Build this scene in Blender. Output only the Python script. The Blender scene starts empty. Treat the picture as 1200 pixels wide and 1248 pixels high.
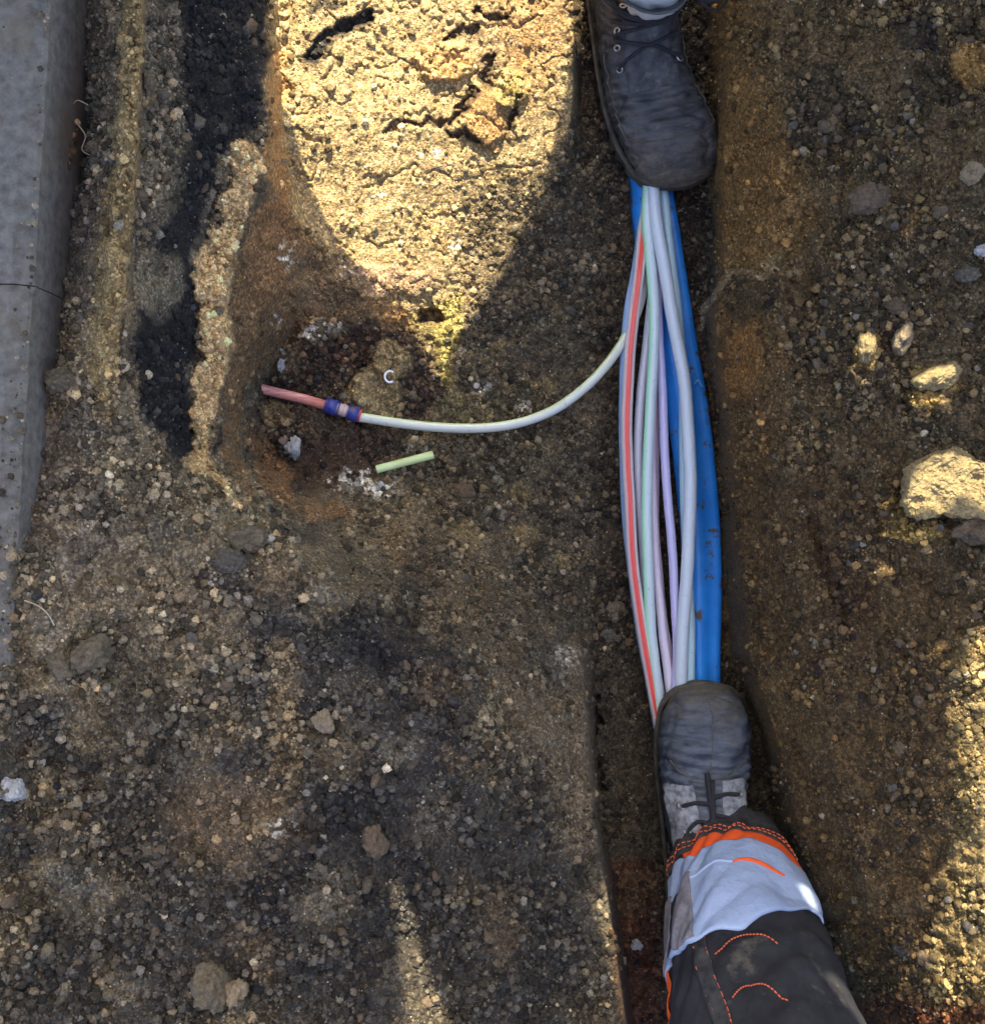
import bpy, bmesh, math, random
import numpy as np
from mathutils import Vector, Matrix, noise as mnoise

random.seed(7)
SC = bpy.context.scene
COL = SC.collection
R = math.radians
H = 1.60                      # height of the phone above the trench bottom (m)

# ------------------------------------------------------------------ camera, sky, sun, exposure
cam_d = bpy.data.cameras.new('camera')
cam = bpy.data.objects.new('camera', cam_d)
COL.objects.link(cam)
cam.location = (0, 0, H)
cam.rotation_euler = (0, 0, 0)
cam_d.sensor_fit = 'HORIZONTAL'
cam_d.sensor_width = 36
cam_d.lens = 36 * H / 1.2
cam_d.clip_start = 0.01
cam_d.clip_end = 500
SC.camera = cam

SUN_EL, SUN_AZ = 45.0, 0.0    # azimuth measured from +Y towards +X
world = bpy.data.worlds.new('World')
SC.world = world
world.use_nodes = True
wn = world.node_tree
wn.nodes.clear()
sky = wn.nodes.new('ShaderNodeTexSky')
sky.sky_type = 'NISHITA'
sky.sun_disc = False
sky.sun_elevation = R(SUN_EL)
sky.sun_rotation = R(SUN_AZ)
sky.air_density = 0.8
sky.dust_density = 3.0
sky.ozone_density = 0.3
bg = wn.nodes.new('ShaderNodeBackground')
bg.inputs['Strength'].default_value = 0.15
wo = wn.nodes.new('ShaderNodeOutputWorld')
wn.links.new(sky.outputs[0], bg.inputs[0])
wn.links.new(bg.outputs[0], wo.inputs[0])

sd = bpy.data.lights.new('sun', 'SUN')
sun = bpy.data.objects.new('sun', sd)
COL.objects.link(sun)
sd.energy = 3.3
sd.angle = R(0.3)
sd.color = (1.0, 0.90, 0.70)
sdir = Vector((math.sin(R(SUN_AZ)) * math.cos(R(SUN_EL)), math.cos(R(SUN_AZ)) * math.cos(R(SUN_EL)), math.sin(R(SUN_EL))))
sun.rotation_euler = sdir.to_track_quat('Z', 'Y').to_euler()
sun.location = (1, 5, 6)

SC.view_settings.view_transform = 'Standard'
SC.view_settings.look = 'None'
SC.view_settings.exposure = 2.4
SC.view_settings.gamma = 1
SC.view_settings.use_curve_mapping = False
SC.render.engine = 'CYCLES'

# ------------------------------------------------------------------ helpers
def W(u, v, z):
    k = (H - z) / H
    return Vector(((u - 600) / 1000 * k, (624 - v) / 1000 * k, z))

def tag(o, label=None, cat=None, group=None, kind=None):
    if label: o['label'] = label
    if cat: o['category'] = cat
    if group: o['group'] = group
    if kind: o['kind'] = kind
    return o

def empty(name, loc=(0, 0, 0)):
    o = bpy.data.objects.new(name, None)
    COL.objects.link(o)
    o.location = loc
    o.empty_display_size = 0.05
    return o

def link(name, me, mat=None, parent=None, smooth=True):
    o = bpy.data.objects.new(name, me)
    COL.objects.link(o)
    if mat is not None:
        for m in (mat if isinstance(mat, (list, tuple)) else [mat]):
            me.materials.append(m)
    if parent is not None:
        o.parent = parent
        o.matrix_parent_inverse = Matrix.Translation(-Vector(parent.location)) if parent.type == 'EMPTY' else parent.matrix_local.inverted()
    if smooth:
        me.polygons.foreach_set('use_smooth', np.ones(len(me.polygons), bool))
    return o

def mesh(name, vs, fs):
    me = bpy.data.meshes.new(name)
    me.from_pydata([tuple(v) for v in vs], [], fs)
    me.update()
    return me

def grid_faces(nu, nv, closed=False):
    fs = []
    for i in range(nu - 1):
        for j in range(nv if closed else nv - 1):
            k = (j + 1) % nv
            fs.append((i * nv + j, i * nv + k, (i + 1) * nv + k, (i + 1) * nv + j))
    return fs

def catmull(pts, n):
    """smooth resample of a list of tuples to n rows"""
    P = np.array([list(p) for p in pts], float)
    m = len(P)
    E = np.vstack([2 * P[0] - P[1], P, 2 * P[-1] - P[-2]])
    out = []
    for s in np.linspace(0, m - 1 - 1e-9, n):
        i = int(s); t = s - i
        p0, p1, p2, p3 = E[i], E[i + 1], E[i + 2], E[i + 3]
        out.append(0.5 * ((2 * p1) + (-p0 + p2) * t + (2 * p0 - 5 * p1 + 4 * p2 - p3) * t * t + (-p0 + 3 * p1 - 3 * p2 + p3) * t ** 3))
    return np.array(out)

def tube_data(path, rad, seg=12, flat=1.0, cap=True):
    """path: (n,3) array; rad scalar or array; returns verts, faces; ring starts at world up"""
    P = np.array(path, float); n = len(P)
    r = np.ones(n) * rad
    T = np.gradient(P, axis=0); T /= np.linalg.norm(T, axis=1)[:, None]
    vs = []
    up0 = np.array([0, 0, 1.0])
    if abs(T[0] @ up0) > .9: up0 = np.array([0, 1.0, 0])
    up = up0
    for i in range(n):
        up = up - T[i] * (up @ T[i]); up /= np.linalg.norm(up)
        sd_ = np.cross(T[i], up)
        for k in range(seg):
            a = 2 * math.pi * k / seg
            vs.append(P[i] + r[i] * (up * math.cos(a) * flat + sd_ * math.sin(a)))
    fs = grid_faces(n, seg, True)
    if cap:
        fs.append(tuple(range(seg))); fs.append(tuple(range((n - 1) * seg, n * seg))[::-1])
    return vs, fs

class MB:
    def __init__(s): s.v = []; s.f = []
    def add(s, vs, fs):
        o = len(s.v); s.v += [tuple(v) for v in vs]; s.f += [tuple(i + o for i in f) for f in fs]; return s
    def tube(s, path, rad, seg=8, flat=1.0): return s.add(*tube_data(path, rad, seg, flat))
    def box(s, x0, x1, y0, y1, z0, z1):
        v = [(x, y, z) for x in (x0, x1) for y in (y0, y1) for z in (z0, z1)]
        return s.add(v, [(0, 1, 3, 2), (4, 6, 7, 5), (0, 4, 5, 1), (2, 3, 7, 6), (0, 2, 6, 4), (1, 5, 7, 3)])
    def build(s, name, mat, parent=None, smooth=True):
        return link(name, mesh(name, s.v, s.f), mat, parent, smooth)

# ------------------------------------------------------------------ materials
def mat(name, col=(.5, .5, .5), rough=.8, spec=.5, coat=0, metal=0):
    m = bpy.data.materials.new(name); m.use_nodes = True
    b = m.node_tree.nodes['Principled BSDF']
    b.inputs['Base Color'].default_value = (*col, 1)
    b.inputs['Roughness'].default_value = rough
    b.inputs['Specular IOR Level'].default_value = spec
    b.inputs['Coat Weight'].default_value = coat
    b.inputs['Metallic'].default_value = metal
    return m

def N(m, t, **k):
    n = m.node_tree.nodes.new(t)
    for a, v in k.items():
        if a in n.inputs: n.inputs[a].default_value = v
        else: setattr(n, a, v)
    return n
def L(m, a, b): m.node_tree.links.new(a, b)

def noisy(name, c1, c2, scale=50, rough=.85, bump=.3, bscale=None, dist=.001, spec=.4, detail=8, lo=.35, hi=.65, third=None, tscale=20, tlo=.55, thi=.65, coat=0, coords='Object', metal=0, stretch=None):
    """two-colour noise with an optional third colour of dirt, plus bump"""
    m = mat(name, c1, rough, spec, coat, metal)
    b = m.node_tree.nodes['Principled BSDF']
    tc = N(m, 'ShaderNodeTexCoord')
    src = tc.outputs[coords]
    if stretch:
        mp = N(m, 'ShaderNodeMapping'); mp.inputs['Scale'].default_value = stretch
        L(m, src, mp.inputs[0]); src = mp.outputs[0]
    n1 = N(m, 'ShaderNodeTexNoise', Scale=scale, Detail=detail, Roughness=.65); L(m, src, n1.inputs['Vector'])
    r1 = N(m, 'ShaderNodeValToRGB'); L(m, n1.outputs['Fac'], r1.inputs[0])
    r1.color_ramp.elements[0].position = lo; r1.color_ramp.elements[1].position = hi
    r1.color_ramp.elements[0].color = (*c1, 1); r1.color_ramp.elements[1].color = (*c2, 1)
    out = r1.outputs[0]
    if third:
        n3 = N(m, 'ShaderNodeTexNoise', Scale=tscale, Detail=10, Roughness=.7); L(m, src, n3.inputs['Vector'])
        r3 = N(m, 'ShaderNodeMapRange'); r3.inputs[1].default_value = tlo; r3.inputs[2].default_value = thi
        L(m, n3.outputs['Fac'], r3.inputs[0])
        mx = N(m, 'ShaderNodeMix', data_type='RGBA'); L(m, r3.outputs[0], mx.inputs['Factor'])
        L(m, out, mx.inputs[6]); mx.inputs[7].default_value = (*third, 1)
        out = mx.outputs[2]
        rr = N(m, 'ShaderNodeMapRange'); rr.inputs[3].default_value = rough; rr.inputs[4].default_value = .95
        L(m, r3.outputs[0], rr.inputs[0]); L(m, rr.outputs[0], b.inputs['Roughness'])
    L(m, out, b.inputs['Base Color'])
    if bump:
        n2 = N(m, 'ShaderNodeTexNoise', Scale=bscale or scale * 4, Detail=6, Roughness=.6); L(m, src, n2.inputs['Vector'])
        bp = N(m, 'ShaderNodeBump', Strength=bump, Distance=dist); L(m, n2.outputs['Fac'], bp.inputs['Height'])
        L(m, bp.outputs[0], b.inputs['Normal'])
    return m

def soil_mat():
    m = mat('soil', rough=.95, spec=.25)
    b = m.node_tree.nodes['Principled BSDF']
    at = N(m, 'ShaderNodeAttribute', attribute_name='Col')
    tc = N(m, 'ShaderNodeTexCoord')
    n1 = N(m, 'ShaderNodeTexNoise', Scale=420, Detail=4, Roughness=.7); L(m, tc.outputs['Object'], n1.inputs['Vector'])
    mr = N(m, 'ShaderNodeMapRange'); mr.inputs[1].default_value = .3; mr.inputs[2].default_value = .7; mr.inputs[3].default_value = .5; mr.inputs[4].default_value = 1.5
    L(m, n1.outputs['Fac'], mr.inputs[0])
    mx = N(m, 'ShaderNodeMix', data_type='RGBA', blend_type='MULTIPLY'); mx.inputs['Factor'].default_value = 1
    L(m, at.outputs['Color'], mx.inputs[6]); L(m, mr.outputs[0], mx.inputs[7])
    # fine grit: each grain its own tone
    wv = N(m, 'ShaderNodeVectorMath', operation='MULTIPLY_ADD'); nw = N(m, 'ShaderNodeTexNoise', Scale=900, Detail=2); L(m, tc.outputs['Object'], nw.inputs['Vector'])
    L(m, nw.outputs['Color'], wv.inputs[0]); wv.inputs[1].default_value = (.0016, .0016, .0016); L(m, tc.outputs['Object'], wv.inputs[2])
    vg = N(m, 'ShaderNodeTexVoronoi', Scale=390, Randomness=1); L(m, wv.outputs[0], vg.inputs['Vector'])
    sg = N(m, 'ShaderNodeSeparateColor'); L(m, vg.outputs['Color'], sg.inputs[0])
    pw = N(m, 'ShaderNodeMath', operation='POWER'); pw.inputs[1].default_value = 2.2; L(m, sg.outputs[1], pw.inputs[0])
    mg = N(m, 'ShaderNodeMapRange'); mg.inputs[3].default_value = .62; mg.inputs[4].default_value = 1.75; L(m, pw.outputs[0], mg.inputs[0])
    mxg = N(m, 'ShaderNodeMix', data_type='RGBA', blend_type='MULTIPLY'); mxg.inputs['Factor'].default_value = 1
    L(m, mx.outputs[2], mxg.inputs[6]); L(m, mg.outputs[0], mxg.inputs[7]); mx = mxg
    # rare pale mineral specks
    vo = N(m, 'ShaderNodeTexVoronoi', Scale=260, Randomness=1); L(m, tc.outputs['Object'], vo.inputs['Vector'])
    lt = N(m, 'ShaderNodeMath', operation='LESS_THAN'); lt.inputs[1].default_value = .2; L(m, vo.outputs['Distance'], lt.inputs[0])
    sp = N(m, 'ShaderNodeSeparateColor'); L(m, vo.outputs['Color'], sp.inputs[0])
    gt = N(m, 'ShaderNodeMath', operation='GREATER_THAN'); gt.inputs[1].default_value = .93; L(m, sp.outputs[0], gt.inputs[0])
    ml = N(m, 'ShaderNodeMath', operation='MULTIPLY'); L(m, lt.outputs[0], ml.inputs[0]); L(m, gt.outputs[0], ml.inputs[1])
    m2 = N(m, 'ShaderNodeMix', data_type='RGBA'); L(m, ml.outputs[0], m2.inputs['Factor']); L(m, mx.outputs[2], m2.inputs[6])
    m2.inputs[7].default_value = (.42, .38, .3, 1)
    L(m, m2.outputs[2], b.inputs['Base Color'])
    n2 = N(m, 'ShaderNodeTexNoise', Scale=520, Detail=5, Roughness=.75); L(m, tc.outputs['Object'], n2.inputs['Vector'])
    bp = N(m, 'ShaderNodeBump', Strength=.8, Distance=.0018); L(m, n2.outputs['Fac'], bp.inputs['Height'])
    iv_ = N(m, 'ShaderNodeMath', operation='MULTIPLY'); iv_.inputs[1].default_value = -1; L(m, vg.outputs['Distance'], iv_.inputs[0])
    b2 = N(m, 'ShaderNodeBump', Strength=.9, Distance=.0014); L(m, iv_.outputs[0], b2.inputs['Height']); L(m, bp.outputs[0], b2.inputs['Normal'])
    L(m, b2.outputs[0], b.inputs['Normal'])
    return m

def crumb_mat():
    m = mat('crumb', rough=.95, spec=.25)
    b = m.node_tree.nodes['Principled BSDF']
    at = N(m, 'ShaderNodeAttribute', attribute_name='col', attribute_type='INSTANCER')
    tc = N(m, 'ShaderNodeTexCoord')
    n1 = N(m, 'ShaderNodeTexNoise', Scale=2.2, Detail=4, Roughness=.7); L(m, tc.outputs['Object'], n1.inputs['Vector'])
    ge = N(m, 'ShaderNodeNewGeometry')
    n0 = N(m, 'ShaderNodeTexNoise', Scale=500, Detail=4, Roughness=.7); L(m, ge.outputs['Position'], n0.inputs['Vector'])
    mr = N(m, 'ShaderNodeMapRange'); mr.inputs[1].default_value = .3; mr.inputs[2].default_value = .7; mr.inputs[3].default_value = .45; mr.inputs[4].default_value = 1.65
    L(m, n0.outputs['Fac'], mr.inputs[0])
    mx = N(m, 'ShaderNodeMix', data_type='RGBA', blend_type='MULTIPLY'); mx.inputs['Factor'].default_value = 1
    L(m, at.outputs['Color'], mx.inputs[6]); L(m, mr.outputs[0], mx.inputs[7])
    L(m, mx.outputs[2], b.inputs['Base Color'])
    bp = N(m, 'ShaderNodeBump', Strength=.8, Distance=.0016); L(m, n0.outputs['Fac'], bp.inputs['Height'])
    L(m, bp.outputs[0], b.inputs['Normal'])
    return m

def stone_mat(name, c1, c2, bump=.8, third=None):
    return noisy(name, c1, c2, scale=260, rough=.95, bump=1, bscale=480, dist=.003, spec=.25, third=third, tscale=60, coords='Object')

def tube_mat(name, col, stripe=None, tint=None):
    """translucent pale plastic tube; stripe runs along u of the 'ring' attribute"""
    m = mat(name, col, .32, .5, .25)
    b = m.node_tree.nodes['Principled BSDF']
    b.inputs['Subsurface Weight'].default_value = .25
    b.inputs['Subsurface Radius'].default_value = (.004, .004, .004)
    b.inputs['Subsurface Scale'].default_value = .6
    tc = N(m, 'ShaderNodeTexCoord')
    n1 = N(m, 'ShaderNodeTexNoise', Scale=160, Detail=8, Roughness=.75); L(m, tc.outputs['Object'], n1.inputs['Vector'])
    r3 = N(m, 'ShaderNodeMapRange'); r3.inputs[1].default_value = .60; r3.inputs[2].default_value = .70; r3.inputs[4].default_value = .75
    L(m, n1.outputs['Fac'], r3.inputs[0])
    out = None
    if stripe or tint:
        at = N(m, 'ShaderNodeAttribute', attribute_name='stripe')
        mx = N(m, 'ShaderNodeMix', data_type='RGBA'); L(m, at.outputs['Fac'], mx.inputs['Factor'])
        mx.inputs[6].default_value = (*col, 1); mx.inputs[7].default_value = (*(stripe or tint), 1)
        out = mx.outputs[2]
    m2 = N(m, 'ShaderNodeMix', data_type='RGBA'); L(m, r3.outputs[0], m2.inputs['Factor'])
    if out: L(m, out, m2.inputs[6])
    else: m2.inputs[6].default_value = (*col, 1)
    m2.inputs[7].default_value = (.2, .16, .11, 1)
    L(m, m2.outputs[2], b.inputs['Base Color'])
    return m

# ------------------------------------------------------------------ terrain: landmark columns (u, z) per row v
ROWS = [-600, -60, 0, 60, 120, 200, 260, 330, 400, 470, 540, 590, 650, 720, 800, 880, 960, 1040, 1120, 1250, 1900]
LM = {   # name: list of (v, u, z); interpolated over v
 'A':  [(-600, -900, .46), (1900, -900, .46)],
 'B':  [(-600, 120, .35), (0, 80, .35), (200, 68, .35), (350, 58, .36), (500, 42, .39), (620, 28, .42), (720, 18, .435), (840, 8, .45), (900, -14, .47), (1900, -60, .43)],
 'B2': [(-600, 155, .34), (0, 104, .34), (200, 94, .345), (350, 76, .36), (500, 58, .385), (620, 50, .41), (720, 44, .43), (900, 20, .44), (1900, -20, .43)],
 'C':  [(-600, 190, .40), (0, 140, .40), (200, 128, .40), (350, 104, .405), (460, 100, .41), (560, 110, .41), (900, 110, .41), (1900, 110, .41)],
 'D':  [(-600, 210, .425), (0, 156, .425), (200, 150, .425), (350, 132, .425), (460, 126, .42), (560, 135, .41), (900, 140, .40), (1900, 140, .40)],
 'E':  [(-600, 222, .42), (0, 173, .42), (200, 166, .42), (350, 156, .42), (460, 150, .415), (560, 165, .40), (900, 180, .395), (1900, 180, .40)],
 'F':  [(-600, 228, .395), (0, 178, .395), (200, 172, .395), (350, 161, .395), (460, 156, .40), (560, 180, .395), (900, 200, .395), (1900, 200, .40)],
 'G':  [(-600, 290, .35), (0, 245, .35), (200, 225, .35), (400, 195, .35), (520, 190, .36), (600, 230, .375), (700, 280, .38), (900, 300, .385), (1900, 300, .39)],
 'H':  [(-600, 320, .25), (0, 312, .25), (100, 318, .26), (160, 300, .275), (230, 262, .28), (330, 246, .28), (420, 236, .28), (560, 232, .285), (600, 285, .31), (650, 340, .33), (720, 400, .36), (900, 420, .375), (1900, 420, .38)],
 'I':  [(-600, 328, .235), (0, 320, .235), (100, 326, .245), (160, 326, .26), (220, 318, .27), (330, 276, .27), (420, 276, .265), (540, 262, .265), (590, 300, .26), (650, 375, .27), (720, 450, .32), (900, 500, .35), (1900, 500, .355)],
 'J':  [(-600, 345, .16), (0, 338, .155), (150, 345, .145), (250, 368, .11), (350, 385, .085), (420, 345, .08), (470, 325, .06), (560, 320, .075), (600, 385, .13), (650, 450, .17), (720, 520, .24), (800, 560, .29), (900, 580, .33), (1900, 580, .335)],
 'K':  [(-600, 520, .13), (0, 520, .125), (200, 520, .10), (350, 510, .065), (420, 480, .05), (520, 470, .045), (600, 520, .06), (650, 570, .09), (720, 610, .14), (800, 640, .22), (900, 660, .29), (1900, 660, .31)],
 'M':  [(-600, 700, .12), (0, 698, .115), (120, 698, .10), (200, 690, .075), (300, 680, .045), (500, 680, .028), (650, 690, .035), (740, 700, .07), (800, 708, .13), (880, 716, .22), (1000, 722, .26), (1080, 738, .27), (1250, 762, .28), (1900, 780, .28)],
 'O':  [(-600, 712, .03), (0, 709, .02), (120, 708, .015), (200, 712, .012), (300, 730, .012), (650, 735, .01), (740, 728, .01), (800, 724, .02), (880, 726, .02), (1000, 732, .015), (1080, 750, .01), (1250, 772, .01), (1900, 792, .01)],
 'P':  [(-600, 800, .0), (0, 800, .0), (1250, 830, .0), (1900, 830, .0)],
 'Q':  [(-600, 862, .01), (0, 862, .01), (150, 862, .01), (300, 866, .01), (400, 858, .01), (500, 872, .01), (700, 884, .01), (800, 890, .01), (900, 928, .01), (1000, 945, .01), (1100, 975, .01), (1250, 1050, .01), (1900, 1100, .01)],
 'S':  [(-600, 885, .12), (0, 885, .12), (200, 882, .14), (300, 884, .15), (400, 872, .14), (500, 888, .15), (700, 905, .15), (800, 914, .15), (900, 946, .15), (1000, 970, .15), (1100, 1000, .15), (1250, 1075, .15), (1900, 1130, .15)],
 'T':  [(-600, 940, .22), (0, 940, .22), (300, 955, .235), (400, 950, .24), (600, 965, .235), (800, 985, .245), (950, 1020, .25), (1100, 1060, .25), (1250, 1115, .25), (1900, 1180, .25)],
 'U':  [(-600, 1060, .275), (0, 1060, .275), (300, 1070, .28), (600, 1060, .28), (800, 1080, .285), (1000, 1110, .29), (1250, 1150, .29), (1900, 1260, .28)],
 'V':  [(-600, 1200, .31), (0, 1200, .31), (300, 1200, .31), (600, 1190, .315), (740, 1190, .325), (850, 1190, .345), (1100, 1200, .355), (1250, 1200, .35), (1900, 1320, .33)],
 'X':  [(-600, 1400, .37), (400, 1400, .37), (800, 1400, .38), (1900, 1500, .38)],
 'Y':  [(-600, 2300, .46), (1900, 2300, .46)],
}
KEYS = list(LM)

def base_z(U, V):
    """U sorted 1-D, V 1-D -> z grid [V,U]"""
    Z = np.zeros((len(V), len(U)))
    uu = np.array([np.interp(V, [r[0] for r in LM[k]], [r[1] for r in LM[k]]) for k in KEYS])
    zz = np.array([np.interp(V, [r[0] for r in LM[k]], [r[2] for r in LM[k]]) for k in KEYS])
    for i in range(len(V)):
        Z[i] = np.interp(U, uu[:, i], zz[:, i])
    return Z

def axis_lines(a, b, step, far):
    c = np.arange(a, b + step, step)
    lo, hi = [], []
    d = step
    x = a
    while x > -far:
        d *= 1.18; x -= d; lo.append(x)
    d = step; x = c[-1]
    while x < far:
        d *= 1.18; x += d; hi.append(x)
    return np.concatenate([np.array(lo[::-1]), c, np.array(hi)])

STEP = 1.38
U1 = axis_lines(-24, 1224, STEP, 90000)
V1 = axis_lines(-24, 1272, STEP, 90000)
UU, VV = np.meshgrid(U1, V1)

def hash2(ix, iy, s):
    h = (ix.astype(np.int64) * 374761393 + iy.astype(np.int64) * 668265263 + s * 1442695041) & 0xFFFFFFFF
    h = ((h ^ (h >> 13)) * 1274126177) & 0xFFFFFFFF
    return ((h ^ (h >> 16)) & 0xFFFFFF) / float(0xFFFFFF)

def vnoise(u, v, s, seed):
    x = u / s; y = v / s
    ix = np.floor(x); iy = np.floor(y); fx = x - ix; fy = y - iy
    fx = fx * fx * (3 - 2 * fx); fy = fy * fy * (3 - 2 * fy)
    a = hash2(ix, iy, seed); b = hash2(ix + 1, iy, seed); c = hash2(ix, iy + 1, seed); d = hash2(ix + 1, iy + 1, seed)
    return (a * (1 - fx) + b * fx) * (1 - fy) + (c * (1 - fx) + d * fx) * fy

def fbm(u, v, s, seed, o=4, g=.55):
    t = 0; a = 1; n = 0
    for k in range(o):
        t = t + a * vnoise(u + 17.3 * k, v - 9.1 * k, s / 2 ** k, seed + k); n += a; a *= g
    return t / n

def pebbles(u, v, c, seed, prob=1., rmin=.3, rmax=.62):
    """dome height field of pebbles on a jittered grid, and a random id of the winner"""
    ix = np.floor(u / c); iy = np.floor(v / c)
    best = np.zeros_like(u); rid = np.zeros_like(u)
    for dx in (-1, 0, 1):
        for dy in (-1, 0, 1):
            jx = ix + dx; jy = iy + dy
            px = (jx + .1 + .8 * hash2(jx, jy, seed)) * c
            py = (jy + .1 + .8 * hash2(jx, jy, seed + 1)) * c
            on = hash2(jx, jy, seed + 2) < prob
            r = c * (rmin + (rmax - rmin) * hash2(jx, jy, seed + 3))
            el = .65 + .7 * hash2(jx, jy, seed + 5); an = 6.283 * hash2(jx, jy, seed + 6)
            du = u - px; dv = v - py
            a = (du * np.cos(an) + dv * np.sin(an)) * el; b = (-du * np.sin(an) + dv * np.cos(an)) / el
            d2 = r * r - a * a - b * b
            h = np.where(on & (d2 > 0), np.sqrt(np.maximum(d2, 0)), 0)
            w = h > best
            best = np.where(w, h, best); rid = np.where(w, hash2(jx, jy, seed + 4), rid)
    return best, rid

def poly_d(u, v, pts):
    """distance to an open polyline, and the parameter along it 0..1"""
    best = np.full(u.shape, 1e9); tt = np.zeros(u.shape); n = len(pts) - 1
    for i in range(n):
        ax, ay = pts[i]; bx, by = pts[i + 1]
        ex, ey = bx - ax, by - ay
        t = np.clip(((u - ax) * ex + (v - ay) * ey) / (ex * ex + ey * ey), 0, 1)
        d = np.hypot(u - ax - ex * t, v - ay - ey * t)
        w = d < best; best = np.where(w, d, best); tt = np.where(w, (i + t) / n, tt)
    return best, tt

def inside(u, v, pts):
    c = np.zeros(u.shape, bool); n = len(pts)
    for i in range(n):
        ax, ay = pts[i]; bx, by = pts[(i + 1) % n]
        if ay == by: continue
        cond = ((ay > v) != (by > v)) & (u < (bx - ax) * (v - ay) / (by - ay) + ax)
        c ^= cond
    return c

def sst(x, a, b):
    t = np.clip((x - a) / (b - a), 0, 1); return t * t * (3 - 2 * t)

nA = fbm(UU, VV, 70, 11); nB = fbm(UU, VV, 22, 23); nC = fbm(UU, VV, 9, 37, 3); nD = fbm(UU, VV, 160, 51)
WU = UU + (nB - .5) * 22 + (nC - .5) * 8       # ragged copies of the coordinates, for zone borders
WV = VV + (fbm(UU, VV, 22, 77) - .5) * 22 + (fbm(UU, VV, 9, 78, 3) - .5) * 8
far_mask = 1 - sst(np.maximum(np.maximum(-UU, UU - 1200), np.maximum(-VV, VV - 1248)), 60, 900)

def blob(cu, cv, ru, rv, rot=0, soft=.25):
    c, s = math.cos(R(rot)), math.sin(R(rot))
    a = ((WU - cu) * c + (WV - cv) * s) / ru; b = (-(WU - cu) * s + (WV - cv) * c) / rv
    return 1 - sst(np.hypot(a, b), 1 - soft, 1 + soft)

def region(pts, soft=6):
    d, _ = poly_d(WU, WV, pts + [pts[0]])
    sgn = np.where(inside(WU, WV, pts), 1, -1) * d
    return sst(sgn, -soft, soft)

def strip(pts, w, soft=.4, warp=1.):
    d, _ = poly_d(UU + (WU - UU) * warp, VV + (WV - VV) * warp, pts)
    return 1 - sst(d, w * (1 - soft), w * (1 + soft))

Z = base_z(U1, V1)

# --- albedo zones
ASPH = (.021, .021, .022); GREY = (.108, .090, .062); DARK = (.062, .051, .038); TAN = (.44, .315, .165)
BROWN = (.155, .10, .052); OLIVE = (.20, .158, .085); REDB = (.085, .036, .022); WHITE = (.62, .60, .54); SAND = (.34, .25, .14)
OCHRE = (.36, .21, .085); PINKB = (.30, .20, .13); BLACKB = (.045, .040, .036)
C3 = np.empty(UU.shape + (3,)); C3[:] = GREY
rough = np.ones(UU.shape)

def paint(mask, col, k=1., ro=None):
    global C3, rough
    m = (mask * k)
    C3 = C3 * (1 - m[..., None]) + np.array(col) * m[..., None]
    if ro is not None: rough = rough * (1 - m) + ro * m

# left bank
paint(region([(-80, -80), (310, -80), (320, 120), (260, 300), (230, 580), (330, 700), (200, 760), (-80, 760)], 10), (.12, .10, .075), 1, 1)
paint(sst(nA, .5, .62) * sst(-UU, -700, -500), (.17, .135, .085), .75)
paint(sst(nD, .5, .6) * sst(VV, 620, 760) * sst(-UU, -760, -650), (.05, .047, .044), .8)
paint(region([(96, -60), (128, -60), (122, 200), (98, 330), (80, 340), (84, 150)], 6), (.10, .09, .078), .8)
paint(blob(82, 175, 16, 36, 0), BROWN, .8, .8)
paint(strip([(164, -60), (158, 100), (152, 210), (142, 330), (128, 450)], 15, .25, .5), (.215, .155, .075), .95, .35)
paint(strip([(138, 240), (128, 340), (122, 450), (140, 500)], 16, .5), (.26, .19, .09), .6, .8)
paint(region([(150, 480), (210, 560), (330, 620), (330, 690), (180, 680), (100, 560)], 16), (.17, .14, .09), .7, .8)
# asphalt slope
paint(region([(215, -80), (330, -80), (330, 30), (318, 150), (270, 190), (250, 250), (232, 310), (262, 400), (228, 440), (240, 560), (215, 560), (175, 500), (160, 420), (190, 300), (225, 150)], 8), ASPH, 1, .8)
paint(blob(195, 345, 30, 42), (.16, .14, .10), .7)
paint(blob(200, 190, 28, 90, 8), (.13, .11, .08), .6)
# pale layer on the rim
paint(region([(300, 170), (326, 195), (312, 240), (292, 290), (284, 330), (276, 390), (282, 430), (268, 500), (258, 560), (272, 585), (300, 612), (296, 622), (262, 590), (232, 565), (232, 500), (236, 455), (250, 420), (244, 400), (240, 320), (262, 262), (278, 225), (285, 180)], 3), TAN, 1, .45)
paint(blob(262, 535, 12, 22), ASPH, .8); paint(blob(265, 268, 6, 9), ASPH, .8)
# sun patch ground (shelf): soil painted paler and yellower where the sun falls
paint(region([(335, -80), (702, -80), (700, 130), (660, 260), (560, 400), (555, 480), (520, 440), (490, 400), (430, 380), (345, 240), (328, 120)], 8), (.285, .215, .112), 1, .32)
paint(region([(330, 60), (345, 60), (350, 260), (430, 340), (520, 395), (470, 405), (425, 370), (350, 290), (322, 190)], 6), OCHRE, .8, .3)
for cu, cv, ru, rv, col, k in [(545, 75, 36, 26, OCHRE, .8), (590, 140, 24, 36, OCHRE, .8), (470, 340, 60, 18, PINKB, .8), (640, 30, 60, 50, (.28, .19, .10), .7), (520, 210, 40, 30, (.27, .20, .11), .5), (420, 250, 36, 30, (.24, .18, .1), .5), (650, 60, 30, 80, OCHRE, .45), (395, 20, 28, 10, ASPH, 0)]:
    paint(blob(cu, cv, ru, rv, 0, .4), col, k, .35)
paint(strip([(378, 68), (398, 48), (425, 35), (450, 18)], 11, .5), ASPH, .95, .6)
paint(blob(395, 8, 22, 6, -10, .5), ASPH, .85)
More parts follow.
